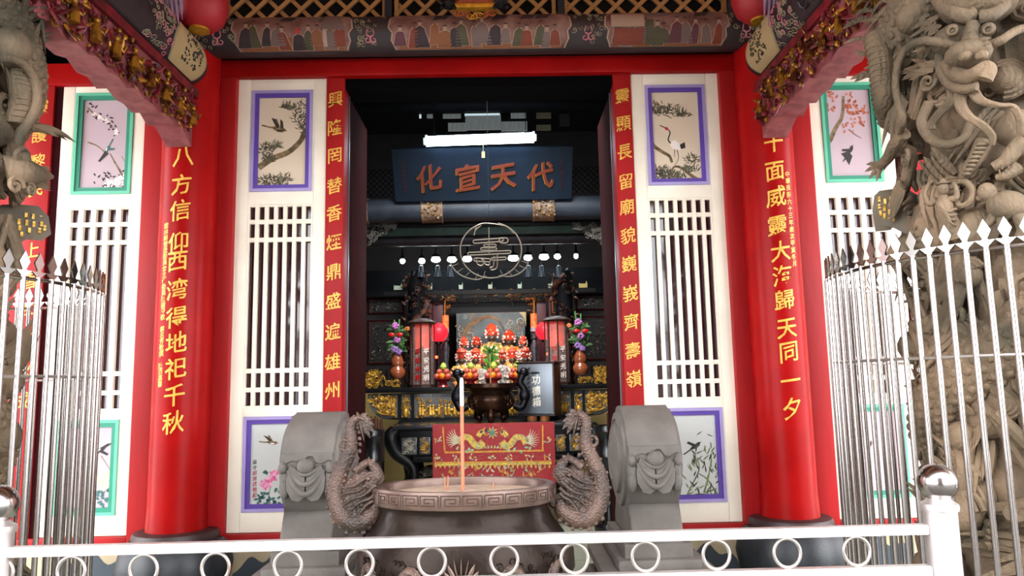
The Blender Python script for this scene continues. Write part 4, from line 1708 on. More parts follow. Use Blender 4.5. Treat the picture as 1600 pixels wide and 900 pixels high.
def wl(pts, w=2.2):
    b.tube(smooth_path([wp(*q) for q in pts], 4), w * S * .5, WIRE, 6)
def pill(xa, xb, y, h, tilt=0.):
    n = 8
    pts = [(xb + h * sin(pi * i / n), y + tilt + h * -cos(pi * i / n)) for i in range(n + 1)] + [(xa - h * sin(pi * i / n), y + h * cos(pi * i / n)) for i in range(n + 1)]
    b.tube([wp(*q) for q in pts], 1.1 * S, WIRE, 6, closed=True)
pill(742, 784, 378, 2.6, -3)
pill(784, 790, 376, 4)
pill(758, 773, 384, 2); pill(753, 774, 389.5, 2)
pill(733, 796, 397, 2.2, -3)
pill(743, 764, 406, 2.5, 1); pill(770, 789, 405, 2, -1)
b.tube(smooth_path([wp(764, 372), wp(764, 396)]), 1.1 * S, WIRE, 6)
b.tube(smooth_path([wp(764, 355), wp(764, 372)]), .9 * S, WIRE, 6)
wl([(777, 398), (777, 414), (775, 420), (768, 422), (766, 418), (771, 416), (772, 400)])
wl([(744, 404), (746, 413), (753, 415), (757, 409), (752, 404), (758, 413), (765, 414), (764, 409)])
b.build('character', t)
b = MB()
b.tube([wp(764, 350), Vector((wp(764, 350).x, YM, 5.6))], .002, DARKW, 5)
b.build('hanging_wire', t)

# ---- row of small bright lamps
LED = mat('lit_lamp_glass', '#eafcff', .4, emit=LED_STRENGTH)
for i, (px, py, w) in enumerate(((629, 408, 7), (659, 408, 9), (681, 406, 13), (706, 406, 13), (730, 405, 13), (802, 404, 15), (825, 403, 12), (850, 402, 14), (871, 401, 9), (900, 400, 6))):
    p = at(px, py, 3.7)
    t = thing('spot_lamp', ('%s lit white spot lamp from the left in the row under the plum-grey timber' % ('first', 'second', 'third', 'fourth', 'fifth', 'sixth', 'seventh', 'eighth', 'ninth', 'tenth')[i]), 'lamp', p, 'row of lit spot lamps')
    b = MB()
    q = w * .0046
    b.ball(p, (q, .035, .034), LED, 14, 10)
    b.build('bulb', t)
    b = MB()
    b.lathe([(q * .7, .02), (q * 1.15, .035), (q * .9, .06), (.012, .08), (.01, .17)], p, BLACKW, 14)
    b.build('hood', t)
b = MB()
pA, pB = at(610, 383, 3.72), at(915, 379, 3.72)
b.tube([pA, pB], .012, BLACKW, 8)
tag(b.build('lamp_rail'), 'black rail carrying the row of small lit lamps', 'rail')
b = MB()
pA, pB = at(620, 381.5, 3.6), at(795, 378.5, 3.6)
n = 26
for i in range(n):
    q = pA.lerp(pB, i / n)
    b.box(q.x, q.x + .04, 3.6, 3.61, q.z, q.z + .008, mat('pale_tinsel', '#c5d4d6', .3, .4))
tag(b.build('tinsel_strip', plum_log[2]), 'thin pale glittering strip')
BELL = mat('slate_bell_metal', '#2b3541', .5, .3)  # plain slate grey for the bell-shaped pieces
for i, px in enumerate((658, 684, 703, 826, 846, 873)):
    p = at(px, 424, 3.65)
    b = MB()
    b.lathe([(.012, .08), (.028, .07), (.032, .0), (.05, -.065), (.052, -.08)], p, BELL, 16)
    b.tube([p + Vector((0, 0, .08)), p + Vector((0, 0, .16))], .004, BELL, 5)
    tag(b.build('bell_shaped_piece'), 'small slate-grey bell-shaped piece hanging under the lamp row, %s from the left' % ('first', 'second', 'third', 'fourth', 'fifth', 'sixth')[i], 'bell', 'bell-shaped pieces under the lamp row')
for i, px in enumerate((622, 672, 720, 766, 812, 860, 911)):
    p = at(px, 448 - (px - 622) * .012, 3.75)
    big = i in (0, 6)
    w = .055 if big else .026
    m = mat('pale_mint_paper', '#b7c9b4', .7, var=.15) if i not in (6,) else mat('straw_paper', '#cdb872', .7)
    b = MB()
    b.prism([(p.x - w, p.z - .04), (p.x + w, p.z - .04), (p.x + w, p.z + .02), (p.x + w * .8, p.z + .05), (p.x + w * .6, p.z + .012), (p.x - w * .6, p.z + .014), (p.x - w, p.z + .02)], 3.75, 3.756, m)
    tag(b.build('paper_slip'), ('wide pale paper slip at the left end of the row over the shrine', 'pale paper slip over the left lantern', 'pale paper slip over the left hanging lantern', 'pale paper slip straight over the middle statue', 'pale paper slip over the box', 'pale paper slip over the right lantern', 'wide straw-yellow paper slip at the right end of the row over the shrine')[i], 'paper slip', 'paper slips over the shrine')
b = MB()
pA, pB = at(600, 455, 3.78), at(930, 448, 3.78)
b.box(pA.x, pB.x, 3.76, 3.8, pA.z - .06, pA.z - .01, BLACKW)
tag(b.build('slip_rail'), 'black rail behind the row of paper slips', 'rail')

# ---- shrine front: carved lintel, posts, dragon pillars, side screens
CARVD = mat('carved_dark_gilt', '#6b3f28', .45, .25, col2='#1b1316', scale=16, thr=(.45, .62))
PLUM = mat('plum_red_post', '#56222c', .45, var=.2)
YS = 3.95
def relief(b, x0, x1, z0, z1, y, n, m, s0, s1, seed, m2=None, dots=0):
    q = random.Random(seed)
    for i in range(n):
        c = Vector((q.uniform(x0, x1), y - q.uniform(0, .008), q.uniform(z0, z1)))
        mm = m2 if (m2 and q.random() < .35) else m
        if q.random() < .6:
            scroll(b, c, q.uniform(s0, s1), q.uniform(0, 6.3), mm, UX, UZ, .2, 1.15, q.choice((-1, 1)), 7)
        else:
            tuft(b, c, (q.uniform(-1, 1), -.3, q.uniform(-1, 1)), q.uniform(s0, s1) * 1.8, s1 * .2, mm, (q.uniform(-.6, .6), 0, q.uniform(-.6, .6)), 4, 5)
    for i in range(dots):
        b.ball((q.uniform(x0, x1), y - .006, q.uniform(z0, z1)), q.uniform(.25, .5) * s0, m2 or m, 6, 4)
t = thing('altar_shrine', 'dark carved shrine front with gilt-edged posts behind the altar', 'shrine', (at(768, 520, YS).x, YS, 1.38))
pA, pB = at(655, 455, YS), at(882, 470, YS)
b = MB()
b.box(pA.x, pB.x, YS - .02, YS + .06, pB.z, pA.z, BLACKW)
relief(b, pA.x + .02, pB.x - .02, pB.z + .01, pA.z - .01, YS - .02, 170, CARVD, .02, .04, 4, GILD)
b.build('carved_lintel', t)
for (xa, xb, ya, yb) in ((676, 693, 468, 600), (838, 856, 466, 600)):
    p0, p1 = at(xa, ya, YS), at(xb, yb, YS)
    b = MB(); b.box(p0.x, p1.x, YS, YS + .08, 1.38, p0.z, PLUM, .004); b.build('post', t)
for xs, xa, xb in ((1, 671, 675), (-1, 857, 861)):
    p0, p1 = at(xa, 468, YS - .01), at(xb, 505, YS - .01)
    b = MB(); b.box(p0.x, p1.x, YS - .02, YS + .01, p1.z, p0.z, PLUM); b.build('thin_post', t)
OGILT = mat('orange_gilt_edge', '#b3661f', .4, .45, var=.3)
for (xa, ya, xb, yb) in ((655, 471, 671, 493), (862, 468, 879, 489)):
    p0, p1 = at(xa, ya, YS - .02), at(xb, yb, YS - .02)
    b = MB()
    frame_ring(b, p0.x, p1.x, p1.z, p0.z, YS - .03, YS, .014, OGILT)
    relief(b, p0.x + .02, p1.x - .02, p1.z + .02, p0.z - .02, YS - .01, 14, OPENW, .012, .022, int(xa))
    b.build('framed_openwork', t)
b = MB()
for (xa, ya, xb, yb) in ((694, 467, 712, 469.5), (694, 467, 696.5, 492), (820, 465, 836, 467.5), (833.5, 465, 836, 492)):
    p0, p1 = at(xa, ya, YS - .02), at(xb, yb, YS - .02)
    b.box(p0.x, p1.x, YS - .03, YS, p1.z, p0.z, OGILT)
relief(b, at(696, 480, YS).x, at(704, 480, YS).x, at(700, 488, YS).z, at(700, 470, YS).z, YS - .02, 10, OGILT, .012, .025, 8)
relief(b, at(826, 480, YS).x, at(834, 480, YS).x, at(830, 488, YS).z, at(830, 468, YS).z, YS - .02, 10, OGILT, .012, .025, 9)
b.build('gilt_edging', t)
b = MB()
p0, p1 = at(694, 468, YS + .1), at(838, 487, YS + .1)
b.box(p0.x, p1.x, YS + .05, YS + .12, p1.z, p0.z, BLACKW)
b.build('valance_board', t)
b = MB(); p0, p1 = at(560, 425, YS + .2), at(975, 458, YS + .2)
b.box(p0.x, p1.x, YS + .12, YS + .2, p1.z, p0.z, DARKW); b.build('upper_board', t)
for s, px, lab in ((-1, 651, 'dark stone dragon pillar left of the left glass lantern, in front of the shrine'), (1, 883, 'dark stone dragon pillar right of the right glass lantern, in front of the shrine')):
    c = at(px, 520, 3.75)
    b = MB()
    zt_ = at(px, 425, 3.75).z
    b.lathe([(.13, 1.38), (.11, 1.5), (.11, zt_)], (c.x, 3.75, 0), DARKW, 16)
    pts = []
    for i in range(60):
        u = i / 59; a = u * 3.2 * pi + s
        pts.append((c.x + .13 * cos(a), 3.75 + .13 * sin(a), 1.5 + u * (zt_ - 1.55)))
    b.tube(pts, .045, CARVD, 8)
    q = random.Random(8 + s)
    for i in range(120):
        a = q.uniform(-pi, 0); z = q.uniform(1.45, zt_)
        p = Vector((c.x + .14 * cos(a), 3.75 + .14 * sin(a), z)); tdir = Vector((-sin(a), cos(a), 0))
        if q.random() < .5:
            scroll(b, p, q.uniform(.025, .05), q.uniform(0, 6), CARVD, tdir, UZ, .2, 1.2, q.choice((-1, 1)), 7)
        else:
            tuft(b, p, (cos(a), sin(a), q.uniform(-1, 1)), q.uniform(.05, .09), .016, CARVD, tdir * q.uniform(-.5, .5), 4)
    tag(b.build('dragon_pillar'), lab, 'pillar', 'small dragon pillars of the shrine')
for s, xa, xb, lab in ((-1, 572, 634, 'dark carved screen with openwork panels at the left of the shrine'), (1, 898, 962, 'dark carved screen with openwork panels at the right of the shrine')):
    t = thing('carved_screen', lab, 'screen', (at((xa + xb) / 2, 560, 4.2).x, 4.2, 1.38), 'carved side screens')
    x0, x1 = at(xa, 500, 4.2).x, at(xb, 500, 4.2).x
    zs = [at(768, q, 4.2).z for q in (463, 488, 497, 566)]
    b = MB()
    b.box(x0, x1, 4.2, 4.24, 1.38, zs[0] + .06, mat('near_black_wood', '#141014', .5))
    b.build('board', t)
    GOLDD = mat('dim_flecked_gilt', '#8c8270', .4, .35, col2='#1d191a', scale=40, thr=(.48, .62))
    for i, (za, zb) in enumerate(((zs[1], zs[0]), (zs[3], zs[2]))):
        b = MB()
        frame_ring(b, x0 + .02, x1 - .02, za, zb, 4.18, 4.21, .02, REDD)
        frame_ring(b, x0 + .045, x1 - .045, za + .025, zb - .025, 4.185, 4.21, .006, CARVD)
        relief(b, x0 + .09, x1 - .09, za + .06, zb - .06, 4.195, 26 if i == 0 else 90, GOLDD, .014, .03, 20 + i + s, None, 0)
        b.build('openwork_panel', t)
# unseen strip lamp added behind the valance for the shrine spotlights on the statues
pA, pB = at(715, 486, YS + .15), at(822, 486, YS + .15)
b = MB()
b.tube([(pA.x, YS + .16, pA.z + .05), (pB.x, YS + .16, pA.z + .05)], .02, mat('lit_shrine_strip', '#fff4e2', .4, emit=SHRINE_STRENGTH), 12)
tag(b.build('added_strip_lamp'), 'unseen lit strip lamp added behind the black valance of the shrine', 'lamp')
# painted backdrop in the shrine
YP = 5.1
MUR = mat('blue_grey_mural', '#51606c', .6, col2='#2d3944', scale=3)
MURB = mat('brown_swirl_paint', '#8a6f58', .6, col2='#4d3d3a', scale=9)
MURG = mat('grey_swirl_paint', '#9aa0a2', .6)
p0, p1 = at(713, 487, 5.11), at(822, 600, 5.11)
b = MB()
b.box(p0.x, p1.x, 5.1, 5.14, p1.z, p0.z, MUR)
q = random.Random(50)
for i in range(46):
    px, py = q.uniform(716, 818), q.uniform(490, 560)
    if 740 < px < 785 and py > 498:
        px = 740 - q.uniform(2, 22) if q.random() < .5 else 785 + q.uniform(2, 30)
    scroll(b, at(px, py, 5.097), q.uniform(.03, .07), q.uniform(0, 6), MURB if i % 3 else MURG, UX, UZ, .16, 1.2, q.choice((-1, 1)), 9)
for k_ in range(3):
    b.tube(smooth_path([at(*p_, 5.095) for p_ in ((720, 548 - k_ * 6), (728, 520 - k_ * 4), (742, 506 - k_ * 3), (760, 497 - k_ * 1.5), (776, 499 - k_), (786, 512), (795, 530 + k_ * 4))]), (.02, .012), MURB, 6)
b.prism_dir([at(*p_, 5.096) for p_ in ((811, 488), (822, 486), (822, 510), (819, 498), (816, 493))], (0, .003, 0), mat('tan_torn_edge', '#b3a582', .7))
tag(b.build('shrine_mural'), 'blue-grey painted dragon mural behind the statues', 'painting')
# stepped base for the statues
b = MB()
xa, xb = at(700, 560, 4.6).x, at(836, 560, 4.6).x
b.box(xa, xb, 4.62, 5.05, 1.382, 1.66, BLACKW)
tag(b.build('statue_plinth'), 'black step carrying the rear row of statues', 'plinth')

ORANGE = mat('orange_robe', '#e87a16', .5, col2='#f3c26a', scale=26, thr=(.4, .6))
WHITER = mat('white_silver_robe', '#d9cfc8', .45, .1, col2='#7d6f6a', scale=30, thr=(.4, .6))
GOLDR = mat('gold_embroidered_robe', '#d0a045', .45, .3, col2='#5d4c3a', scale=28, thr=(.4, .6))
CROWNR = mat('red_crown', '#c23a22', .5)
POM = mat('white_pompom', '#f0e6e0', .6)
FACE = mat('dark_carved_face', '#3a2620', .5)
SILV = mat('silver_ornament', '#c9c4c0', .3, .7)


def statue(px, ytop, ybase, Y, zb, robe, label, sc=1.0):
    x = at(px, 560, Y).x
    zt = at(px, ytop, Y).z
    h = zt - zb
    w = h * (.25 if robe is ORANGE else .21) * sc
    t = thing('deity_statue', label, 'statue', (x, Y, zb), 'seated statues in the shrine')
    b = MB()   # robed seated body, knees, sleeves meeting at the lap
    b.lathe([(w * .2, 0), (w * 1.12, .01 * h), (w * 1.15, h * .12), (w * .95, h * .26), (w * .92, h * .42), (w * .92, h * .53), (w * .34, h * .585), (w * .22, h * .62)], (x, Y, zb), robe, 20, sy=.72)
    for s in (-1, 1):
        b.tube(smooth_path([(x + s * w * .62, Y - w * .1, zb + h * .53), (x + s * w * .98, Y - w * .35, zb + h * .36), (x + s * w * .55, Y - w * .75, zb + h * .27), (x + s * w * .12, Y - w * .85, zb + h * .30)]), (w * .26, w * .2), robe, 9)
        b.ball((x + s * w * .55, Y - w * .55, zb + h * .12), (w * .42, w * .38, h * .10), robe, 10, 7)
    b.build('robe', t)
    b = MB()
    b.ball((x, Y - w * .12, zb + h * .67), (w * .36, w * .36, h * .085), FACE, 14, 10)
    b.ball((x, Y - w * .48, zb + h * .66), (w * .06, w * .07, h * .02), FACE, 6, 5)
    for s in (-1, 1):
        b.ball((x + s * w * .37, Y - w * .05, zb + h * .67), (w * .06, w * .1, h * .035), FACE, 6, 5)
    tuft(b, (x, Y - w * .4, zb + h * .62), (0, -.3, -1), h * .16, w * .16, FACE, None, 5)
    b.build('head', t)
    b = MB()   # tall crown with pompoms
    zc = zb + h * .73
    b.lathe([(w * .40, 0), (w * .44, h * .03), (w * .42, h * .10), (w * .55, h * .16), (w * .35, h * .22), (w * .1, h * .268)], (x, Y, zc), CROWNR, 18)
    for j in range(22):
        a = -pi * rnd.random(); zz = rnd.uniform(.03, .22) * h
        q = w * (.48 - .2 * (zz / (.27 * h)))
        b.ball((x + q * cos(a) * 1.25, Y + q * sin(a), zc + zz), rnd.uniform(.07, .11) * w, POM if j % 2 else CROWNR, 7, 5)
    for s in (-1, 1):
        for j in range(5):
            b.ball((x + s * w * (.55 + .04 * sin(j)), Y - w * .1, zc + h * (.1 - j * .035)), w * .1, CROWNR if j % 2 else POM, 7, 5)
    b.build('crown', t)
    b = MB()   # belt, chest plaque and streamers
    b.lathe([(w * .88, h * .33), (w * .92, h * .35), (w * .88, h * .37)], (x, Y, zb), SILV, 18, sy=.75)
    for s in (-1, 1):
        b.tube(smooth_path([(x + s * w * .3, Y - w * .4, zb + h * .57), (x + s * w * .42, Y - w * .8, zb + h * .4), (x + s * w * .36, Y - w * .9, zb + h * .15)]), w * .07, SILV, 6)
    b.ball((x, Y - w * .68, zb + h * .44), (w * .2, w * .07, h * .05), SILV, 10, 6)
    b.build('silver_trim', t)


statue(769, 505, 600, 4.75, 1.66, GOLDR, 'largest seated statue with gold robe and tall red crown in the middle of the shrine', 1.15)
statue(725, 526, 600, 4.72, 1.66, WHITER, 'white-robed statue with red crown at the far left of the rear row', 1.1)
statue(745, 525, 600, 4.95, 1.66, ORANGE, 'orange-robed statue with red crown just left of the largest statue, rear row', 1.0)
statue(796, 515, 600, 4.95, 1.66, ORANGE, 'orange-robed statue with red crown just right of the largest statue, rear row', 1.1)
statue(818, 524, 600, 4.72, 1.66, WHITER, 'white-robed statue with red crown at the far right of the rear row', 1.0)
statue(721, 543, 600, 4.3, 1.38, ORANGE, 'orange-robed statue with red crown at the far left of the front row', .95)
statue(743, 543, 600, 4.5, 1.38, ORANGE, 'orange-robed statue with red crown second from the left in the front row', .9)
statue(755, 552, 600, 4.3, 1.38, WHITER, 'small white-robed statue left of the spiky green plant, front row', .8)
statue(785, 544, 600, 4.3, 1.38, WHITER, 'white and silver robed statue right of the spiky green plant, front row', .9)
statue(801, 542, 600, 4.5, 1.38, ORANGE, 'orange-robed statue second from the right in the front row', .9)
statue(821, 541, 600, 4.3, 1.38, ORANGE, 'orange-robed statue at the far right of the front row, partly behind the grey box', .9)

# ---- altar table with gilt panels
GILTP = mat('bright_gilt_relief', '#d6a63a', .38, .45, col2='#8a6420', scale=20)
PANELG = mat('smoky_glazed_panel', '#5b5c5e', .15, .1, var=.2)
YA0, YA1 = 2.68, 3.2
t = thing('altar_table', 'long black altar table with gilt carved panels below the statues', 'altar', (at(768, 620, YA0).x, (YA0 + YA1) / 2, 0))
x0, x1 = at(563, 608, YA0).x, at(972, 602, YA0).x
zt_ = at(768, 603, YA0).z
b = MB()
b.box(x0, x1, YA0 - .03, YA1, zt_ - .055, zt_, BLACKW, .012)
b.build('tabletop', t)
xl, xr = at(574, 630, YA0).x, at(962, 630, YA0).x
za, zb = at(768, 612, YA0).z, at(768, 652, YA0).z
xi0, xi1 = at(625, 630, YA0).x, at(913, 630, YA0).x
b = MB()
b.box(xi0, xi1, YA0 + .03, YA1 - .05, zb - .03, za, BLACKW)
for s, xa, xb in ((-1, xl, xi0), (1, xr, xi1)):
    pts = [(xb, za), (xa, za)] + [(xa + (xb - xa) * (1 - cos(a)) * .62, zb + (za - zb) * .0 + (za - zb) * (1 - sin(a)) * .92) for a in [pi / 2 * i / 8 for i in range(9)]][0:] + [(xb, zb - .01)]
    b.prism(pts, YA0 + .03, YA1 - .1, BLACKW)
b.box(xi0 - .02, xi1 + .02, YA0 - .01, YA1 - .05, zb - .055, zb - .02, BLACKW, .008)
b.box(xi0 - .06, xi1 + .06, YA0 - .05, YA1 - .05, zb - .085, zb - .055, BLACKW, .008)
b.build('apron', t)
for i, (xa, xb, sd) in enumerate(((575, 621, -1), (627, 641, 0), (647, 893, 0), (897, 911, 0), (914, 960, 1))):
    p0, p1 = at(xa, 613, YA0), at(xb, 650, YA0)
    X0, X1 = p0.x, p1.x
    Z1, Z0 = za - .01, zb + .012
    b = MB()
    if sd:
        xo, xin = (X0, X1) if sd < 0 else (X1, X0)
        pts = [(xin, Z1), (xo, Z1)] + [(xo + (xin - xo) * (1 - cos(a)) * .62, Z0 + (Z1 - Z0) * (1 - sin(a)) * .9) for a in [pi / 2 * j / 8 for j in range(9)]] + [(xin, Z0)]
        b.prism(pts, YA0 + .012, YA0 + .04, PANELG)
    else:
        b.box(X0, X1, YA0 + .012, YA0 + .04, Z0, Z1, PANELG)
    q = random.Random(60 + i)
    w = X1 - X0; h = Z1 - Z0
    if i == 2:      # long panel: row of figures and horses among trees
        for j in range(30):
            x = X0 + .05 + (w - .1) * (j + q.uniform(-.3, .3)) / 29
            c = Vector((x, YA0 + .008, Z0 + .03))
            b.lathe([(.022, 0), (.02, .05), (.014, .08), (.004, .09)], c, GILTP, 7)
            b.ball(c + Vector((0, 0, .1)), .014, GILTP, 7, 5)
            if j % 3 == 0:
                b.ball(c + Vector((.03, 0, .045)), (.05, .015, .022), GILTP, 8, 6)
                for d in (-.01, .02, .05, .07):
                    b.tube([c + Vector((d, 0, .03)), c + Vector((d + .01, 0, -.02))], .006, GILTP, 5)
                b.tube([c + Vector((.07, 0, .055)), c + Vector((.09, 0, .09)), c + Vector((.11, 0, .085))], .012, GILTP, 6)
        for j in range(9):
            x = X0 + w * (j + .5) / 9
            b.tube(smooth_path([(x, YA0 + .01, Z0 + .01), (x + .02, YA0 + .01, Z0 + h * .5), (x - .03, YA0 + .01, Z1 - .03)]), (.009, .005), GILTP, 6)
        relief(b, X0 + .04, X1 - .04, Z0 + h * .45, Z1 - .03, YA0 + .012, 100, GILTP, .014, .028, 61)
        relief(b, X0 + .03, X1 - .03, Z0 + .01, Z0 + .05, YA0 + .012, 90, GILTP, .012, .02, 62)
    else:
        cx_ = (X0 + X1) / 2
        if sd:
            xo = X0 if sd < 0 else X1
            for j in range(230):
                u, v = q.random(), q.random()
                lim = (1 - u) ** 2 * .75
                if v < lim:
                    continue
                x = xo + (X1 - X0) * (-1 if sd > 0 else 1) * (.05 + .9 * u); z = Z0 + h * (.06 + .88 * v)
                c = Vector((x, YA0 + .008, z))
                if q.random() < .5:
                    scroll(b, c, q.uniform(.012, .026), q.uniform(0, 6), GILTP, UX, UZ, .22, 1.1, q.choice((-1, 1)), 6)
                else:
                    tuft(b, c, (q.uniform(-1, 1), -.2, q.uniform(-1, 1)), .04, .008, GILTP, None, 4, 5)
            b.tube(smooth_path([(xo - sd * w * .3, YA0 + .005, Z0 + h * .3), (cx_, YA0 + .005, Z0 + h * .18), (xo - sd * w * .95, YA0 + .005, Z0 + h * .12)]), .011, GILTP, 6)
        else:
            relief(b, X0 + .012, X1 - .012, Z0 + .02, Z1 - .02, YA0 + .012, 46, GILTP, .012, .024, 63 + i)
            b.lathe([(.03, 0), (.04, .03), (.03, .07), (.018, .09)], (cx_, YA0 + .01, Z0 + .01), GILTP, 10)
    tag(b.build('gilt_panel', t), 'glazed panel with gilt relief')
for s, xx in ((-1, at(640, 700, YA0).x), (1, at(900, 700, YA0).x)):
    b = MB()
    b.tube(smooth_path([(xx, YA0 + .1, zb - .05), (xx + s * .05, YA0 + .08, .8), (xx, YA0 + .1, .4), (xx + s * .04, YA0 + .08, .05), (xx + s * .06, YA0 + .08, 0)]), (.08, .05), BLACKW, 12)
    b.build('leg', t)
    b = MB()
    b.tube([(xx, YA1 - .1, zb - .05), (xx, YA1 - .1, 0)], .05, BLACKW, 12)
    b.build('leg', t)

ZA = zt_
# ---- stepped gilt stands with gourd vases of flowers
CLAY = mat('glazed_brown_clay', '#9a5232', .22, var=.25, coat=.6)
FPURP = mat('orchid_purple_petal', '#9b3f9c', .6, col2='#c88ac0', scale=60)
FVIO = mat('violet_petal', '#5f2b86', .6, col2='#a688c0', scale=60)
FRED = mat('anthurium_red', '#c4161c', .35)
FOR = mat('orange_bloom', '#c0743a', .6)
LEAFG = mat('leaf_green', '#4d7a3c', .55, col2='#2a4a24', scale=30)
LEAFT = mat('stem_green', '#4f9150', .5)


def flower(b, c, r_, m, q, n=9):
    for j in range(n):
        a = 2 * pi * j / n + q.random(); el = q.uniform(-.2, .9)
        d = Vector((cos(a) * cos(el), -abs(sin(el)) * .8 - .2, sin(a) * cos(el)))
        b.ball(c + d * r_ * .55, (r_ * .5, r_ * .35, r_ * .42), m, 7, 5)


def vase(s, px, pyb, label):
    Yv = 2.85
    S_ = (at(px + 1, 570, Yv) - at(px, 570, Yv)).length
    xs = at(px, 570, Yv).x
    z0 = ZA + .105
    t = thing('stepped_stand', 'black stepped stand with gilt relief at the %s end of the altar table' % ('left' if s < 0 else 'right'), 'stand', (xs + s * .15, Yv, ZA), 'stepped gilt stands')
    xo = xs + s * 50 * S_
    xm = xs + s * 17 * S_
    xn = xs - s * 8 * S_
    b = MB()
    prof = [(xo, ZA), (xo, ZA + .215), (xm, ZA + .215), (xm, ZA + .105), (xn, ZA + .105), (xn, ZA)]
    b.prism(prof, Yv - .12, Yv + .12, BLACKW)
    b.build('stand_body', t)
    b = MB()
    relief(b, min(xo, xm) + .02, max(xo, xm) - .02, ZA + .02, ZA + .195, Yv - .125, 110, GILTP, .014, .028, 80 + s)
    relief(b, min(xm, xn) + .012, max(xm, xn) - .012, ZA + .02, ZA + .085, Yv - .125, 40, GILTP, .010, .02, 82 + s)
    b.build('gilt_relief', t)
    t = thing('gourd_vase', label, 'vase', (xs, Yv, z0), 'gourd vases with flowers')
    b = MB()
    u = S_
    b.lathe([(8 * u, 0), (10.5 * u, 3 * u), (12.3 * u, 9 * u), (12 * u, 13 * u), (9 * u, 17 * u), (8.4 * u, 18.5 * u), (9.5 * u, 21 * u), (10 * u, 25 * u), (8.5 * u, 31 * u), (6 * u, 36 * u), (5.6 * u, 39 * u)], (xs, Yv, z0), CLAY, 32)
    b.build('vase_body', t)
    q = random.Random(90 + s)
    top = z0 + 38 * u
    for (dx, h_, m, r_) in ((-2, 52, FPURP, 6.5), (1, 30, FPURP, 6), (-4, 16, FVIO, 6), (3, 11, FVIO, 5.5), (16 * -s, 47, FOR, 4.5)):
        b = MB()
        flower(b, Vector((xs + dx * u, Yv - .04, top + (h_ - 8) * u)), r_ * u, m, q)
        b.build('bloom', t)
    for dx, h_ in ((-8, 38), (5, 38)):
        b = MB()
        c = Vector((xs + dx * u * (1 if s < 0 else -1), Yv - .07, top + (h_ - 8) * u))
        b.ball(c, (5.5 * u, 2 * u, 3.4 * u), FRED, 12, 8)
        b.tube([c, c + Vector((0, -.02, 3 * u))], .004, GOLDP, 5)
        b.build('bloom', t)
    b = MB()
    for j in range(60):
        a = q.uniform(-pi * .15, pi * 1.15)
        base = Vector((xs + q.uniform(-12, 12) * u, Yv + q.uniform(-.05, .05), top + q.uniform(4, 42) * u))
        tuft(b, base, (cos(a), q.uniform(-.6, .3), abs(sin(a)) * .6 + .1), q.uniform(7, 12) * u, 2.2 * u, LEAFG, (0, 0, -.3), 4, 5, .3)
    for dx, hh in ((-5, 62), (3, 63)) if s < 0 else ((-6, 70), (3, 66)):
        b.tube([(xs, Yv, top - 5 * u), (xs + dx * u, Yv, top + (hh - 8) * u)], (1.3 * u), LEAFT, 6)
    for j in range(9):
        b.tube([(xs, Yv, top - 4 * u), (xs + q.uniform(-9, 9) * u, Yv - .02, top + q.uniform(8, 36) * u)], .6 * u, LEAFG, 5)
    b.build('foliage', t)


vase(-1, 621, 590, 'brown gourd vase with purple and red flowers on the left stepped stand')
vase(1, 907, 584, 'brown gourd vase with purple and red flowers on the right stepped stand')

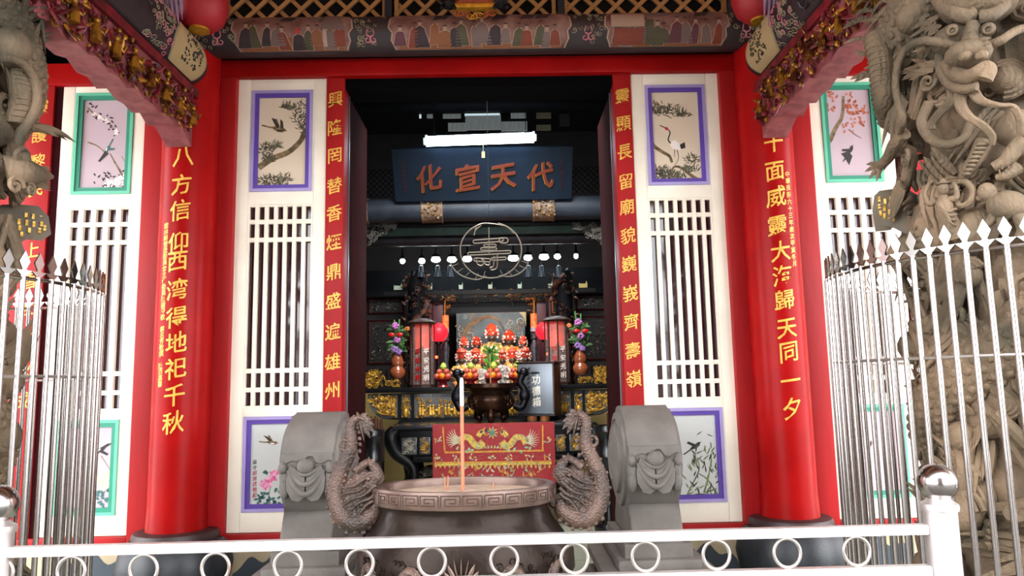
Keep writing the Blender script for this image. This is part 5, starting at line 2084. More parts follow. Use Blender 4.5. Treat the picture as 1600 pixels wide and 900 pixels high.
# ---- tall glass lanterns with red lamps
LGLASS = glass('clear_lantern_pane', '#e8d9d4', .16, .05)
LLIGHT = mat('lit_red_lamp', '#ff4326', .4, emit=LAMP_RED * 3)
LRED = mat('red_lamp_shade', '#c41420', .4, emit=LAMP_RED)
BROWNF = mat('dark_brown_lantern_frame', '#3a2320', .4)
def tall_lantern(s, px, pyt, label):
    Yl = 2.95
    c = at(px, 600, Yl)
    zt2 = at(px, pyt, Yl).z
    R_ = .142
    t = thing('glass_lantern', label, 'lantern', (c.x, Yl, ZA), 'tall glass lanterns')
    b = MB()
    b.lathe([(R_ + .01, ZA), (R_ + .01, ZA + .03), (R_, ZA + .035)], (c.x, Yl, 0), BROWNF, 8)
    b.lathe([(R_ + .02, zt2 - .04), (R_ + .045, zt2 - .02), (R_ + .02, zt2), (R_ - .06, zt2 + .03)], (c.x, Yl, 0), BROWNF, 8)
    for i in range(8):
        a = 2 * pi * i / 8
        b.tube([(c.x + R_ * cos(a), Yl + R_ * sin(a), ZA + .03), (c.x + R_ * cos(a), Yl + R_ * sin(a), zt2 - .03)], .009, BROWNF, 6)
    b.build('frame', t)
    b = MB()
    b.lathe([(R_ - .006, ZA + .03), (R_ - .006, zt2 - .03)], (c.x, Yl, 0), LGLASS, 8, cap=False)
    b.build('glass_panes', t)
    b = MB()
    zl_ = ZA + (zt2 - ZA) * .70
    b.ball((c.x, Yl, zl_), (.024, .024, .034), LLIGHT, 12, 8)
    tag(b.build('red_bulb', t), 'glowing red bulb')
    b = MB()
    b.lathe([(R_ * .62, ZA + (zt2 - ZA) * .58), (R_ * .66, ZA + (zt2 - ZA) * .75), (R_ * .62, zt2 - .05)], (c.x, Yl + .04, 0), mat('red_lantern_glow', '#e0402c', .5, emit=.55), 16, cap=False)  # glowing sleeve added for the red light in the upper panes
    tag(b.build('red_glow_sleeve', t), 'red inner sleeve added for the glow in the glass')
    b = MB()
    b.lathe([(.055, ZA + .03), (.055, ZA + (zt2 - ZA) * .3), (.05, zl_ - .06), (.02, zl_ - .03)], (c.x, Yl, 0), mat('rose_inner_tube', '#7a4a40', .5, var=.3), 14)
    b.build('inner_stem', t)
    b = MB()
    q = random.Random(100 + s)
    for i, ch in enumerate('平安光明'):
        z = ZA + (zt2 - ZA) * (.53 - .13 * i)
        for a in (-pi / 2 - .3, -pi / 2 + .45):
            cc = Vector((c.x + R_ * .93 * cos(a), Yl + R_ * .93 * sin(a), z)); e = Vector((-sin(a), cos(a), 0))
            b.text(ch, lambda gx, gy, gz: cc + e * gx * .075 + UZ * gy * .075 + Vector((cos(a), sin(a), 0)) * gz * .1, FRED if a < -pi / 2 else POM)
    tag(b.build('pane_lettering', t), 'red and white lettering on the panes')


tall_lantern(-1, 660, 502, 'tall eight-sided glass lantern glowing red at the left of the altar table')
tall_lantern(1, 872, 498, 'tall eight-sided glass lantern glowing red at the right of the altar table')
for s, px, py, lab in ((-1, 685, 520, 'round red glowing lamp right of the left glass lantern'), (1, 852, 517, 'round red glowing lamp left of the right glass lantern')):
    p = at(px, py, 3.4)
    t = thing('red_globe_lamp', lab, 'lamp', p, 'round red lamps')
    b = MB()
    b.lathe([(.02, -.11), (.075, -.10), (.11, -.05), (.125, .0), (.11, .05), (.07, .1), (.02, .125)], p, LRED, 24)
    b.build('shade', t)
    b = MB()
    b.lathe([(.05, -.14), (.05, -.11)], p, BLACKW, 16)
    b.lathe([(.02, -.14), (.025, -.25), (.02, -.4), (.05, -.5), (.07, p.z * -1 + ZA + .02), (.08, p.z * -1 + ZA)], p, BLACKW, 16)
    b.build('stand', t)
for s, px, py, lab in ((-1, 706, 536, 'tiny red glowing light below the left round red lamp'), (1, 856, 553, 'tiny red glowing light below the right round red lamp')):
    if s < 0:
        px, py = 682, 558
    p = at(px, py, 3.3)
    b = MB()
    b.ball(p, .018, LLIGHT, 10, 8)
    b.tube([p, Vector((p.x, 3.3, ZA))], .006, BLACKW, 6)
    tag(b.build('pilot_light'), lab, 'lamp', 'tiny red lights')
PAPERL = mat('printed_paper_lantern', '#d8572f', .5, col2='#e0a85a', scale=24, emit=.35)
for s, px, py, lab in ((-1, 696, 507, 'small cylinder lantern of printed orange paper hanging left of the mural'), (1, 834, 504, 'small cylinder lantern of printed orange paper hanging right of the mural')):
    p = at(px, py, 3.6)
    t = thing('paper_lantern', lab, 'lantern', (p.x, p.y, p.z - .11), 'hanging paper lanterns')
    b = MB()
    b.lathe([(.043, -.11), (.043, .115)], p, PAPERL, 20)
    b.lathe([(.044, -.115), (.044, -.065)], p, mat('printed_blue_band', '#6c83a8', .5, col2='#cfc3bc', scale=30), 20)
    b.build('paper_tube', t)
    b = MB()
    b.tube([p + Vector((0, 0, .11)), Vector((p.x, p.y, at(px, 468, 3.6).z))], .005, OGILT, 5)
    b.build('hook', t)
    b = MB()
    b.lathe([(.05, -.13), (.035, -.17), (.045, -.2), (.02, -.22), (.05, -.3), (.03, -.5), (.06, p.z * -1 + ZA + .05), (.08, p.z * -1 + ZA)], p, mat('dark_marbled_stand', '#26262c', .4, col2='#4c5058', scale=20), 16)
    b.build('marbled_stand', t)

# ---- plates of fruit
APPLE = mat('apple_red', '#a3262c', .3, col2='#c2644a', scale=14)
ORNG = mat('orange_fruit', '#f08a12', .4)
PEAR = mat('green_pear', '#a9c64a', .4, var=.1)
DISH = mat('red_glazed_dish', '#a02830', .25)
fi = [0]
def fruit(kind, p, r_, label):
    m = {'apple': APPLE, 'orange': ORNG, 'pear': PEAR}[kind]
    b = MB()
    if kind == 'pear':
        b.lathe([(.001, -r_), (r_ * .8, -r_ * .75), (r_ * 1.08, -.1 * r_), (r_ * .85, r_ * .6), (r_ * .45, r_ * 1.15), (.001, r_ * 1.3)], p, m, 16)
    else:
        b.lathe([(.001, -r_ * .86), (r_ * .45, -r_ * .92), (r_ * .92, -r_ * .4), (r_, .1 * r_), (r_ * .82, r_ * .62), (r_ * .4, r_ * .9), (r_ * .12, r_ * .78), (.001, r_ * .72)], p, m, 16)
    b.tube([(p[0], p[1], p[2] + r_ * .7), (p[0] + r_ * .1, p[1], p[2] + r_ * (1.2 if kind != 'pear' else 1.6))], r_ * .06, INKBR, 5)
    tag(b.build(kind), label, 'fruit', 'fruit offered on the altar table')


def plate(px, yp, name, extra=True):
    Yf = 2.80
    x = at(px, 590, Yf).x
    z = ZA
    t = thing('footed_dish', 'red footed dish %s on the altar table' % name, 'dish', (x, Yf, z), 'footed fruit dishes')
    b = MB()
    b.lathe([(.07, 0), (.06, .02), (.045, .05), (.09, .075), (.11, .09), (.1, .092), (.02, .08)], (x, Yf, z), DISH, 24)
    b.build('dish', t)
    R_ = .037
    base = z + .09 + R_ * .8
    spots = [('apple', (-.066, -.03, base), 'red apple at the left of the dish %s'), ('orange', (-.005, -.062, base + .004), 'orange at the front of the dish %s'), ('apple', (.064, -.03, base), 'red apple at the right of the dish %s'),
             ('apple', (0, .055, base), 'red apple at the back of the dish %s'), ('apple', (-.038, -.005, base + .052), 'upper left red apple on the dish %s'), ('apple', (.042, -.008, base + .054), 'upper right red apple on the dish %s'),
             ('pear', (.004, .03, base + .112), 'green pear crowning the dish %s')]
    for kd, (dx, dy, zz), lab in spots:
        fruit(kd, (x + dx, Yf + dy, zz), R_, lab % name)


plate(692, 580, 'beside the left glass lantern')
plate(735, 580, 'just left of the small bronze burner')
plate(771, 580, 'behind the small bronze burner')
plate(808, 580, 'behind the grey box')

# spiky green plant
x = at(767, 560, 3.05).x
t = thing('spiky_plant', 'spiky green leafy plant in front of the largest statue', 'plant', (x, 3.05, ZA))
b = MB()
b.lathe([(.05, ZA), (.065, ZA + .05), (.07, ZA + .1), (.055, ZA + .1)], (x, 3.05, 0), BLACKW, 18)
b.build('pot', t)
b = MB()
zt3 = at(767, 575, 3.05).z
b.tube([(x, 3.05, ZA + .08), (x, 3.05, zt3 + .12)], .014, LEAFG, 8)
q = random.Random(3)
for i in range(70):
    a = q.uniform(0, 2 * pi); z = zt3 + q.uniform(-.04, .2)
    tuft(b, (x, 3.05, z), (cos(a) * .8, sin(a) * .8, q.uniform(.2, 1.3)), q.uniform(.1, .17), .012, mat('fresh_leaf_green', '#5aa032', .5, col2='#2f6a22', scale=20), (0, 0, -.2), 5, 5, .3)
b.build('foliage', t)

# ---- offering table before the altar
YO0, YO1 = 1.92, 2.6
zo = at(768, 662, YO0).z
x0, x1 = at(614, 668, YO0).x, at(926, 660, YO0).x
t = thing('offering_table', 'black offering table with gilt panels and curled legs behind the big burner', 'table', ((x0 + x1) / 2, (YO0 + YO1) / 2, 0))
offer_t = t
b = MB()
b.box(x0, x1, YO0 - .03, YO1, zo - .045, zo, mat('worn_black_tabletop', '#2b2b2e', .25, var=.3), .014)
b.build('tabletop', t)
b = MB()
b.box(x0 + .06, x1 - .06, YO0 + .03, YO1 - .05, zo - .32, zo - .045, BLACKW, .01)
b.box(x0 + .2, x1 - .2, YO0 + .02, YO1 - .05, zo - .38, zo - .32, BLACKW, .01)
b.build('apron', t)
for xa, xb in ((627, 651), (655, 672), (868, 884), (890, 908)):
    X0, X1 = at(xa, 690, YO0).x, at(xb, 690, YO0).x
    Z0, Z1 = at(768, 708, YO0).z, at(768, 681, YO0).z
    b = MB()
    b.box(X0, X1, YO0 + .012, YO0 + .035, Z0, Z1, PANELG, .01)
    relief(b, X0 + .018, X1 - .018, Z0 + .02, Z1 - .02, YO0 + .016, 44, GILTP if xa in (655, 868, 890) else mat('grey_gilt', '#9a9484', .4, .3), .012, .026, xa)
    b.build('gilt_panel', t)
for s, xx in ((-1, x0), (1, x1)):
    for yy in (YO0 + .08, YO1 - .12):
        b = MB()
        b.tube(smooth_path([(xx - s * .02, yy, zo - .05), (xx + s * .03, yy - .02, zo - .13), (xx - s * .03, yy - .01, zo - .28), (xx - s * .17, yy, zo - .40), (xx - s * .2, yy, zo - .55), (xx - s * .1, yy, .12), (xx - s * .06, yy - .03, .03)]), lerp_list([.07, .085, .075, .06, .055, .055, .07], 6), BLACKW, 14)
        b.build('leg', t)
b = MB()
b.box(x0 + .1, x1 - .1, YO0 + .05, YO1 - .1, .42, .50, BLACKW, .01)
b.build('lower_shelf', t)
for s, px in ((-1, 675), (1, 866)):
    x = at(px, 740, 2.0).x
    b = MB()
    b.ball((x, 2.06, .56), (.13, .09, .07), mat('dark_gilt_beast', '#4a4438', .4, .3, col2='#1d1b1a', scale=20), 16, 10)
    relief(b, x - .12, x + .12, .51, .6, 1.99, 30, mat('dark_gilt_beast', ''), .02, .035, 7 + s)
    b.ball((x - .2, 2.06, .57), (.06, .07, .06), BLACKW, 12, 8)
    b.build('carved_foot', offer_t)

# ---- red embroidered cloth with its clear plastic cover
CLOTH = mat('red_embroidered_cloth', '#a8101c', .55, var=.15, scale=30)
YEL = mat('gold_thread', '#e0a020', .5, col2='#c47a18', scale=40)
YEL2 = mat('yellow_thread', '#e3c236', .5, col2='#a88d5c', scale=50, thr=(.4, .6))
GRT = mat('green_thread', '#3f8f5c', .5, col2='#b9c9a6', scale=50)
WHT = mat('pale_thread', '#d9cba8', .5)
YC = 1.875
YP = YC
t = thing('altar_cloth', 'red embroidered dragon cloth hanging over the front of the offering table', 'cloth', (at(770, 662, YC).x, YC, zo))
b = MB()
cx0, cx1 = at(676, 665, YC).x, at(866, 662, YC).x
ztop, zbot = zo + .006, at(768, 792, YC).z
NXc, NZc = 60, 10
vs, fs = [], []
for j in range(NZc + 1):
    for i in range(NXc + 1):
        u, v = i / NXc, j / NZc
        vs.append((cx0 + (cx1 - cx0) * u, YC + .006 * sin(u * 40) * v, ztop + (zbot - ztop) * v))
for j in range(NZc):
    for i in range(NXc):
        a = j * (NXc + 1) + i
        fs.append((a, a + 1, a + NXc + 2, a + NXc + 1))
top = [(cx0 + (cx1 - cx0) * u, y, ztop) for u in (0, 1) for y in (YC, YO1 - .1)]
b.faces(vs, fs, CLOTH)
b.faces([(cx0, YC, ztop), (cx1, YC, ztop), (cx1, YC + .03, ztop), (cx0, YC + .03, ztop)], [(0, 1, 2, 3)], CLOTH)
b.build('cloth', t)
b = MB()
YP = YC - .008
ink_line(b, [(692, 667), (695, 706)], (2.4, 2.4), YEL, 0, 2)
ink_line(b, [(695, 707), (850, 704)], (3, 3), YEL, 0, 2)
ink_line(b, [(848, 664), (848, 704)], (2.4, 2.4), YEL, 0, 2)
ink_line(b, [(679, 723), (862, 721)], (2.6, 2.6), YEL, 0, 2)
ink_line(b, [(679, 726), (862, 724)], (4, 4), YEL2, 0, 2)
for s, cx_ in ((1, 733), (-1, 806)):
    def D(pts):
        return [(cx_ + s * u, v) for u, v in pts]
    # dragon: arched body, head towards the middle, flame mane behind
    ink_line(b, D([(-16, 694), (-10, 684), (0, 684), (8, 694), (16, 697), (22, 690)]), (9, 11), YEL2, .0004, 6)
    ink_line(b, D([(14, 682), (18, 676), (24, 674)]), (8, 7), YEL2, .0006)
    for i in range(9):
        a = pi * (.55 + .75 * i / 8)
        ink_line(b, D([(-14 + 3 * cos(a), 688 - 3 * sin(a)), (-20 + 8 * cos(a), 688 - 9 * sin(a)), (-21 + 15 * cos(a), 686 - 16 * sin(a))]), (2.4, .6), WHT, .0006)
    for i in range(7):
        ink_leaf(b, cx_ + s * (22 + 3 * cos(i)), 674 + 3 * sin(i * 2), 6, 2.5, i, YEL if i % 2 else INKB, .0009)
    for i in range(6):
        ink_leaf(b, cx_ + s * (-20 + i * 7), 703 - (i % 2) * 4, 7, 4, -1 + i, GRT, .0009)
for i in range(9):
    a = 2 * pi * i / 9
    ink_leaf(b, 769 + 3 * cos(a), 676 + 3 * sin(a), 7, 2.4, a, GRT if i % 2 else YEL2, .0009)
ink_poly(b, [(766, 674), (769, 671), (772, 674), (771, 679), (767, 679)], mat('teal_thread', '#2d8c80', .5), .0014)
for i in range(7):
    ink_leaf(b, 756 + i * 4, 701, 6, 3, -pi / 2 + (i - 3) * .35, GRT if i % 2 else YEL2, .0009)
q = random.Random(70)
for (px, py) in ((684, 689), (856, 687), (740, 715), (768, 714), (797, 715), (712, 716), (827, 715), (855, 714), (684, 715)):
    for i in range(9):
        ink_leaf(b, px + q.uniform(-5, 5), py + q.uniform(-4, 4), q.uniform(3, 5), 2.2, q.uniform(0, 6), (GRT, YEL, WHT)[i % 3], .0005 + .0001 * i)
for i in range(46):
    px = q.uniform(690, 850); py = q.uniform(730, 752)
    ink_line(b, [(px, py), (px + q.uniform(-6, 6), py + 3), (px + q.uniform(-8, 8), py - 4)], (2, 1), (YEL, GRT, YEL2, WHT)[i % 4], .0004)
for i in range(26):
    px = 681 + i * 7.1
    ink_leaf(b, px, 726, 6, 3, pi / 2, YEL2, .0006)
b.build('embroidery', t, smooth=0)
b = MB()
for col_, pts in (('平安', (836, 676)), ('合境平安', (842, 672))):
    for i, ch in enumerate(col_):
        p = P(pts[0], pts[1] + i * 6.2, .001)
        b.text(ch, lambda gx, gy, gz: (p.x + gx * .035, p.y - .001 - gz * .01, p.z + gy * .035), mat('bright_red_thread', '#d8323a', .5))
b.build('woven_characters', t)
PLAST = glass('clear_plastic_sheet', '#ffffff', .015, .12, .5)
b = MB()
NXc, NZc = 70, 14
vs, fs = [], []
q = random.Random(12)
ph = [q.uniform(0, 6) for _ in range(6)]
for j in range(NZc + 1):
    for i in range(NXc + 1):
        u, v = i / NXc, j / NZc
        fold = .010 * sin(u * 31 + v * 3 + ph[0]) + .008 * sin(u * 53 - v * 6 + ph[1]) + .01 * sin(v * 5 + u * 9 + ph[2])
        vs.append((cx0 - .006 + (cx1 - cx0 + .012) * u, YC - .035 - .02 * v + fold * (.3 + .7 * v), ztop + .008 + (zbot - ztop) * v))
for j in range(NZc):
    for i in range(NXc):
        a = j * (NXc + 1) + i
        fs.append((a, a + 1, a + NXc + 2, a + NXc + 1))
b.faces(vs, fs, PLAST)
tag(b.build('plastic_cover'), 'clear creased plastic sheet over the red dragon cloth', 'plastic sheet')

# ---- small bronze burner on the offering table
SB = mat('brown_bronze', '#4a2f1e', .32, .75, col2='#2a1c16', scale=8, bump=.1, bscale=30)
YB = 2.15
c = at(767, 620, YB)
S_ = (at(768, 620, YB) - at(767, 620, YB)).length
t = thing('small_burner', 'small brown bronze three-legged incense burner on the offering table', 'incense burner', (c.x, YB, zo))
zr = at(767, 599, YB).z
b = MB()
b.lathe([(5 * S_, zr - 47 * S_), (20 * S_, zr - 45 * S_), (33 * S_, zr - 38 * S_), (38 * S_, zr - 28 * S_), (37 * S_, zr - 21 * S_), (33 * S_, zr - 14 * S_), (35 * S_, zr - 10 * S_), (39 * S_, zr - 8 * S_), (41 * S_, zr - 6 * S_), (41 * S_, zr), (36 * S_, zr), (34 * S_, zr - 4 * S_), (3 * S_, zr - 5 * S_)], (c.x, YB, 0), SB, 44)
b.build('bowl', t)
for a in (-pi / 2, pi / 6 + .2, 5 * pi / 6 - .2):
    b = MB()
    b.tube(smooth_path([(c.x + 24 * S_ * cos(a), YB + 24 * S_ * sin(a), zr - 38 * S_), (c.x + 29 * S_ * cos(a), YB + 29 * S_ * sin(a), zr - 50 * S_), (c.x + 25 * S_ * cos(a), YB + 25 * S_ * sin(a), zo + .05), (c.x + 27 * S_ * cos(a), YB + 27 * S_ * sin(a), zo + .012)]), (8 * S_, 4 * S_), SB, 10)
    b.build('leg', t)
for s in (-1, 1):
    b = MB()
    def hq(u, v):
        return Vector((c.x + s * u * S_, YB - .02, zr + v * S_))
    b.tube(smooth_path([hq(36, -34), hq(47, -38), hq(53, -26), hq(52, -10), hq(46, 0), hq(50, 12), hq(54, 18)]), lerp_list([4, 7, 9, 9, 7, 7, 5], 6)[:37] if False else (6 * S_, 6 * S_), mat('black_bronze', '#16151a', .35, .6), 10)
    b.ball(hq(52, 16), (8 * S_, 7 * S_, 8 * S_), mat('black_bronze', ''), 12, 8)
    b.ball(hq(45, 17), (5 * S_, 4 * S_, 4 * S_), mat('black_bronze', ''), 10, 7)
    b.ball(hq(53, -20), (9 * S_, 7 * S_, 13 * S_), mat('black_bronze', ''), 12, 9)
    for i in range(7):
        tuft(b, hq(57, 18 - i * 7), (s, 0, .5), 6 * S_, 2.4 * S_, mat('black_bronze', ''), (0, 0, .6), 4)
    b.build('lion_handle', t)
for sx_ in (-1, 1):
    b = MB()
    for i in range(16):
        a = -pi / 2 + sx_ * rr.uniform(.55, 1.0); z = zr - rr.uniform(20, 36) * S_
        p = Vector((c.x + 37.5 * S_ * cos(a), YB + 37.5 * S_ * sin(a), z))
        scroll(b, p, rr.uniform(.015, .028), rr.uniform(0, 6), SB, Vector((-sin(a), cos(a), 0)), UZ, .22, 1.2, rr.choice((-1, 1)), 7)
    b.build('cast_relief', t)
b = MB()
b.tube([(c.x, YB, zr - 5 * S_), (c.x - .004, YB, at(767, 552, YB).z)], .0065, mat('tan_incense', '#b08a58', .7), 8)
tag(b.build('incense_stick'), 'thin tan incense stick standing in the small bronze burner before the plant', 'incense stick')

# ---- donation box
YD = 2.27
pA, pB = at(804, 567, YD), at(866, 652, YD)
wD = (pB.x - pA.x)
xd = (pA.x + pB.x) / 2 + .015
zd0, zd1 = zo, at(835, 566, YD).z
t = thing('donation_box', 'dark box with a grey metal front and three pale characters right of the small burner', 'box', (xd, YD, zo))
BOXW = mat('red_brown_box_wood', '#4f2418', .45, var=.25)
METP = mat('brushed_grey_plate', '#7f8790', .35, .6, var=.25, scale=3, stretch=(1, 1, .15))
hw = wD / 2
b = MB()
b.box(xd - hw, xd + hw, YD, YD + .28, zo + .05, zd1 - .015, BOXW, .006)
b.box(xd - hw - .015, xd + hw + .015, YD - .015, YD + .29, zd1 - .015, zd1 + .008, BLACKW, .004)
b.build('body', t)
b = MB()
b.box(xd - hw + .012, xd + hw - .012, YD - .012, YD + .004, zo + .085, zd1 - .02, METP, .003)
b.box(xd - hw, xd + hw, YD - .02, YD + .004, zo + .06, zo + .085, BLACKW, .003)
tag(b.build('front_plate', t), 'grey metal front plate')
b = MB()
zs_ = zd1 - .115
b.lathe([(.001, -.016), (.05, -.0155), (.052, -.013)], (xd + .005, YD, zs_), BLACKW, 24, axis='y')
for v in b.bm.verts:
    v.co.z = zs_ + (v.co.z - zs_) * .2
b.build('slot', t)
for i, ch in enumerate('功德箱'):
    b = MB()
    flat_text(b, ch, (xd + .01, YD - .0125, zs_ - .075 - i * .118), .10, .105, mat('ivory_letters', '#efe9da', .5))
    tag(b.build('plate_character', t), 'ivory character on the plate')
b = MB()
for dx in (-.06, .08):
    b.lathe([(.05, zo + .0), (.055, zo + .025), (.05, zo + .052)], (xd + dx, YD + .05, 0), mat('orange_wood_foot', '#a8642c', .5), 16)
b.build('foot', t)
t.rotation_euler = (0, 0, -radians(19))

# ---- tall stands of fortune sticks
def stick_stand(px, ytop, label, lab2, mcol, yst, xs0, xs1):
    Y = 1.62
    c = at(px, ytop, Y)
    z1 = c.z
    t = thing('stick_cylinder', label, 'stick holder', (c.x, Y, 0), 'tall black stick holders')
    R_ = .118
    EB = mat('ebony_turned_wood', '#17181a', .22, var=.3)
    b = MB()
    b.lathe([(R_ - .012, z1 - .03), (R_ - .012, z1), (R_, z1), (R_, z1 - .06), (R_ + .003, z1 - .065), (R_, z1 - .07), (R_, z1 - .3), (R_ + .003, z1 - .305), (R_, z1 - .31), (R_ * .98, z1 - .5), (R_ * .93, z1 - .51), (R_ * .93, .36), (R_ * .84, .33)], (c.x, Y, 0), EB, 40)
    b.build('cylinder', t)
    b = MB()
    b.lathe([(R_ * .84, .34), (R_ * .62, .25), (R_ * .66, .22), (R_ * .74, .12), (R_ * .74, .1), (R_ * 1.28, .1), (R_ * 1.38, .08), (R_ * 1.38, .04), (R_ * 1.34, .0)], (c.x, Y, 0), EB, 40)
    b.build('turned_foot', t)
    q = random.Random(int(px))
    for i in range(26 if mcol == 'a' else 10):
        u = q.uniform(xs0, xs1)
        a = q.uniform(-.06, .06)
        m = mat('brown_bamboo', '#5c321f', .45, col2='#3c1f18', scale=8) if mcol == 'a' else mat('maroon_bamboo', '#571a20', .45)
        h_ = at(px, yst, Y).z + q.uniform(-.03, .03)
        x = c.x + u * R_; y = Y + q.uniform(-.7, .7) * R_ * .8
        b = MB()
        b.box(x - .007, x + .007, y - .002, y + .002, z1 - .028, h_, m)
        tag(b.build('fortune_stick'), lab2, 'stick', 'fortune sticks in the %s holder' % ('left' if mcol == 'a' else 'right'))


stick_stand(582, 671, 'tall black turned holder full of brown fortune sticks, left of the offering table', 'brown bamboo stick in the tall holder at the left of the offering table', 'a', 652, -.85, .85)
stick_stand(949, 664, 'tall black turned holder with a few maroon sticks, right of the offering table', 'maroon bamboo stick in the tall holder at the right of the offering table', 'b', 641, .0, .85)
# ================================================================== carved stone dragon pillars at the front of the porch
from mathutils import noise


def carved_pillar(cxp, cyp, R0, label, seed, head_px, mirror):
    q = random.Random(seed)
    ctr = Vector((cxp, cyp, 0))
    vd = Vector((CAM.x - cxp, CAM.y - cyp, 0)).normalized()     # towards the yard
    sd = Vector((-vd.y, vd.x, 0))                               # along the surface
    t = thing('dragon_pillar', label, 'pillar', (cxp, cyp, 0), 'carved stone pillars at the front')

    def hit(px, py, R):
        """where the line of sight through a pixel meets the round pillar of radius R"""
        p = at(px, py, cyp)
        d = p - CAM
        a = d.x * d.x + d.y * d.y
        o = CAM - ctr
        bq = o.x * d.x + o.y * d.y
        cq = o.x * o.x + o.y * o.y - R * R
        disc = bq * bq - a * cq
        tt = (-bq - sqrt(disc)) / a if disc > 0 else -bq / a
        return CAM + d * tt

    def surf(a, z, R):
        """a measured from the side that faces the yard"""
        return ctr + vd * (R * cos(a)) + sd * (R * sin(a)) + Vector((0, 0, z))

    def nrm(p):
        n = Vector((p.x - cxp, p.y - cyp, 0))
        return n.normalized()

    # rough core
    b = MB()
    SEG, ROW, H = 96, 190, 5.0
    vs, fs = [], []
    for j in range(ROW + 1):
        z = H * j / ROW
        for i in range(SEG):
            a = 2 * pi * i / SEG
            p = Vector((cos(a), sin(a), 0))
            n1 = noise.noise(Vector((p.x * 1.6, p.y * 1.6, z * 2.2)) + Vector((seed, 0, 0)))
            n2 = noise.noise(Vector((p.x * 5, p.y * 5, z * 6)) + Vector((0, seed, 0)))
            ridge = sin(14 * (n1 * 2 + z * .7))
            r_ = R0 * (.86 + .12 * n1 + .05 * n2) + .012 * ridge
            vs.append((cxp + r_ * p.x, cyp + r_ * p.y, z))
    for j in range(ROW):
        for i in range(SEG):
            i2 = (i + 1) % SEG
            fs.append((j * SEG + i, j * SEG + i2, (j + 1) * SEG + i2, (j + 1) * SEG + i))
    b.faces(vs, fs, CARVE)
    b.build('rock_core', t)

    # the dragon's body winding round the shaft
    b = MB()
    N = 150
    path, rad = [], []
    for i in range(N):
        u = i / (N - 1)
        a = mirror * (1.2 + u * 2.15 * 2 * pi)
        z = .15 + u * 3.9
        path.append(surf(a, z, R0 * (1.0 + .06 * sin(u * 17))))
        rad.append(.115 + .035 * sin(pi * u) - .05 * max(0, .12 - u) / .12)
    b.tube(path, rad, CARVE, 16)
    for i in range(4, N - 3):
        td = (path[min(i + 1, N - 1)] - path[i - 1]).normalized()
        n = nrm(path[i])
        s_ = td.cross(n).normalized()
        for j in range(-3, 4):
            th = (j + (.5 if i % 2 else 0)) * .36
            c = path[i] + (n * cos(th) + s_ * sin(th)) * rad[i] * .90
            b.ball(c, (.025, .025, .025), CARVE, 8, 6)
        if i % 3 == 0:     # back fin
            tuft(b, path[i] + (n * .55 + s_ * .83) * rad[i], s_ + td * .7 + n * .3, .10, .022, CARVE, None, 4, 5)
    b.build('dragon_body', t)

    # clouds, flames and rolling waves
    b = MB()
    for i in range(460):
        a = q.uniform(-1.75, 1.75)
        z = q.uniform(.02, 4.6)
        R = R0 * q.uniform(.92, 1.16)
        c = surf(a, z, R)
        n = nrm(c)
        e1 = Vector((0, 0, 1)); e2 = e1.cross(n)
        kd = q.random()
        if kd < .38:
            scroll(b, c, q.uniform(.04, .085), q.uniform(0, 6.3), CARVE, e2, e1, .26, 1.35, q.choice((-1, 1)), 11)
        elif kd < .72:
            d = e2 * q.uniform(-1, 1) + e1 * q.uniform(-1, 1)
            cv = (e2 * q.uniform(-1, 1) + e1 * q.uniform(-1, 1)) * .8
            for k_ in range(4):
                off = (d.cross(n)).normalized() * (k_ - 1.5) * .028
                tuft(b, c + off, d + n * .25, q.uniform(.12, .22), q.uniform(.016, .026), CARVE, cv + n * .1, 6, 6, .8)
        elif kd < .88:
            # shell of concentric ripples
            m_ = q.uniform(.06, .12)
            for k_ in range(4):
                rr_ = m_ * (1 - .22 * k_)
                b.tube([c + n * (.015 * k_) + e2 * (rr_ * cos(x)) + e1 * (rr_ * sin(x)) for x in [pi * (i_ / 9) * 1.25 + kd * 40 for i_ in range(10)]], .013, CARVE, 6)
            b.ball(c, (m_ * .8, m_ * .8, m_ * .8), CARVE, 10, 7)
        else:
            b.ball(c, (q.uniform(.05, .10),) * 3, CARVE, 10, 7)
    # long bending branches of cloud
    for i in range(26):
        a = q.uniform(-1.6, 1.6); z = q.uniform(.1, 4.3)
        pts = []
        for k_ in range(6):
            pts.append(surf(a + k_ * q.uniform(-.18, .18), z + k_ * q.uniform(-.12, .12), R0 * q.uniform(1.0, 1.2)))
        b.tube(smooth_path(pts, 5), (.045, .015), CARVE, 8)
    b.build('clouds_and_flames', t)
    return t, hit, surf, nrm, q


# ---------------------------------------------------------------- right pillar, with the large dragon head
PX, PY, PR = 2.62, -2.35, .41
t, hit, surf, nrm, q = carved_pillar(PX, PY, PR, 'tall grey-brown stone pillar carved with a large dragon head, behind the right fence', 5, None, 1)
SP = (at(1501, 90, PY - .5) - at(1500, 90, PY - .5)).length
b = MB()
def h(px, py, out=.12):
    return hit(px, py, PR + out)
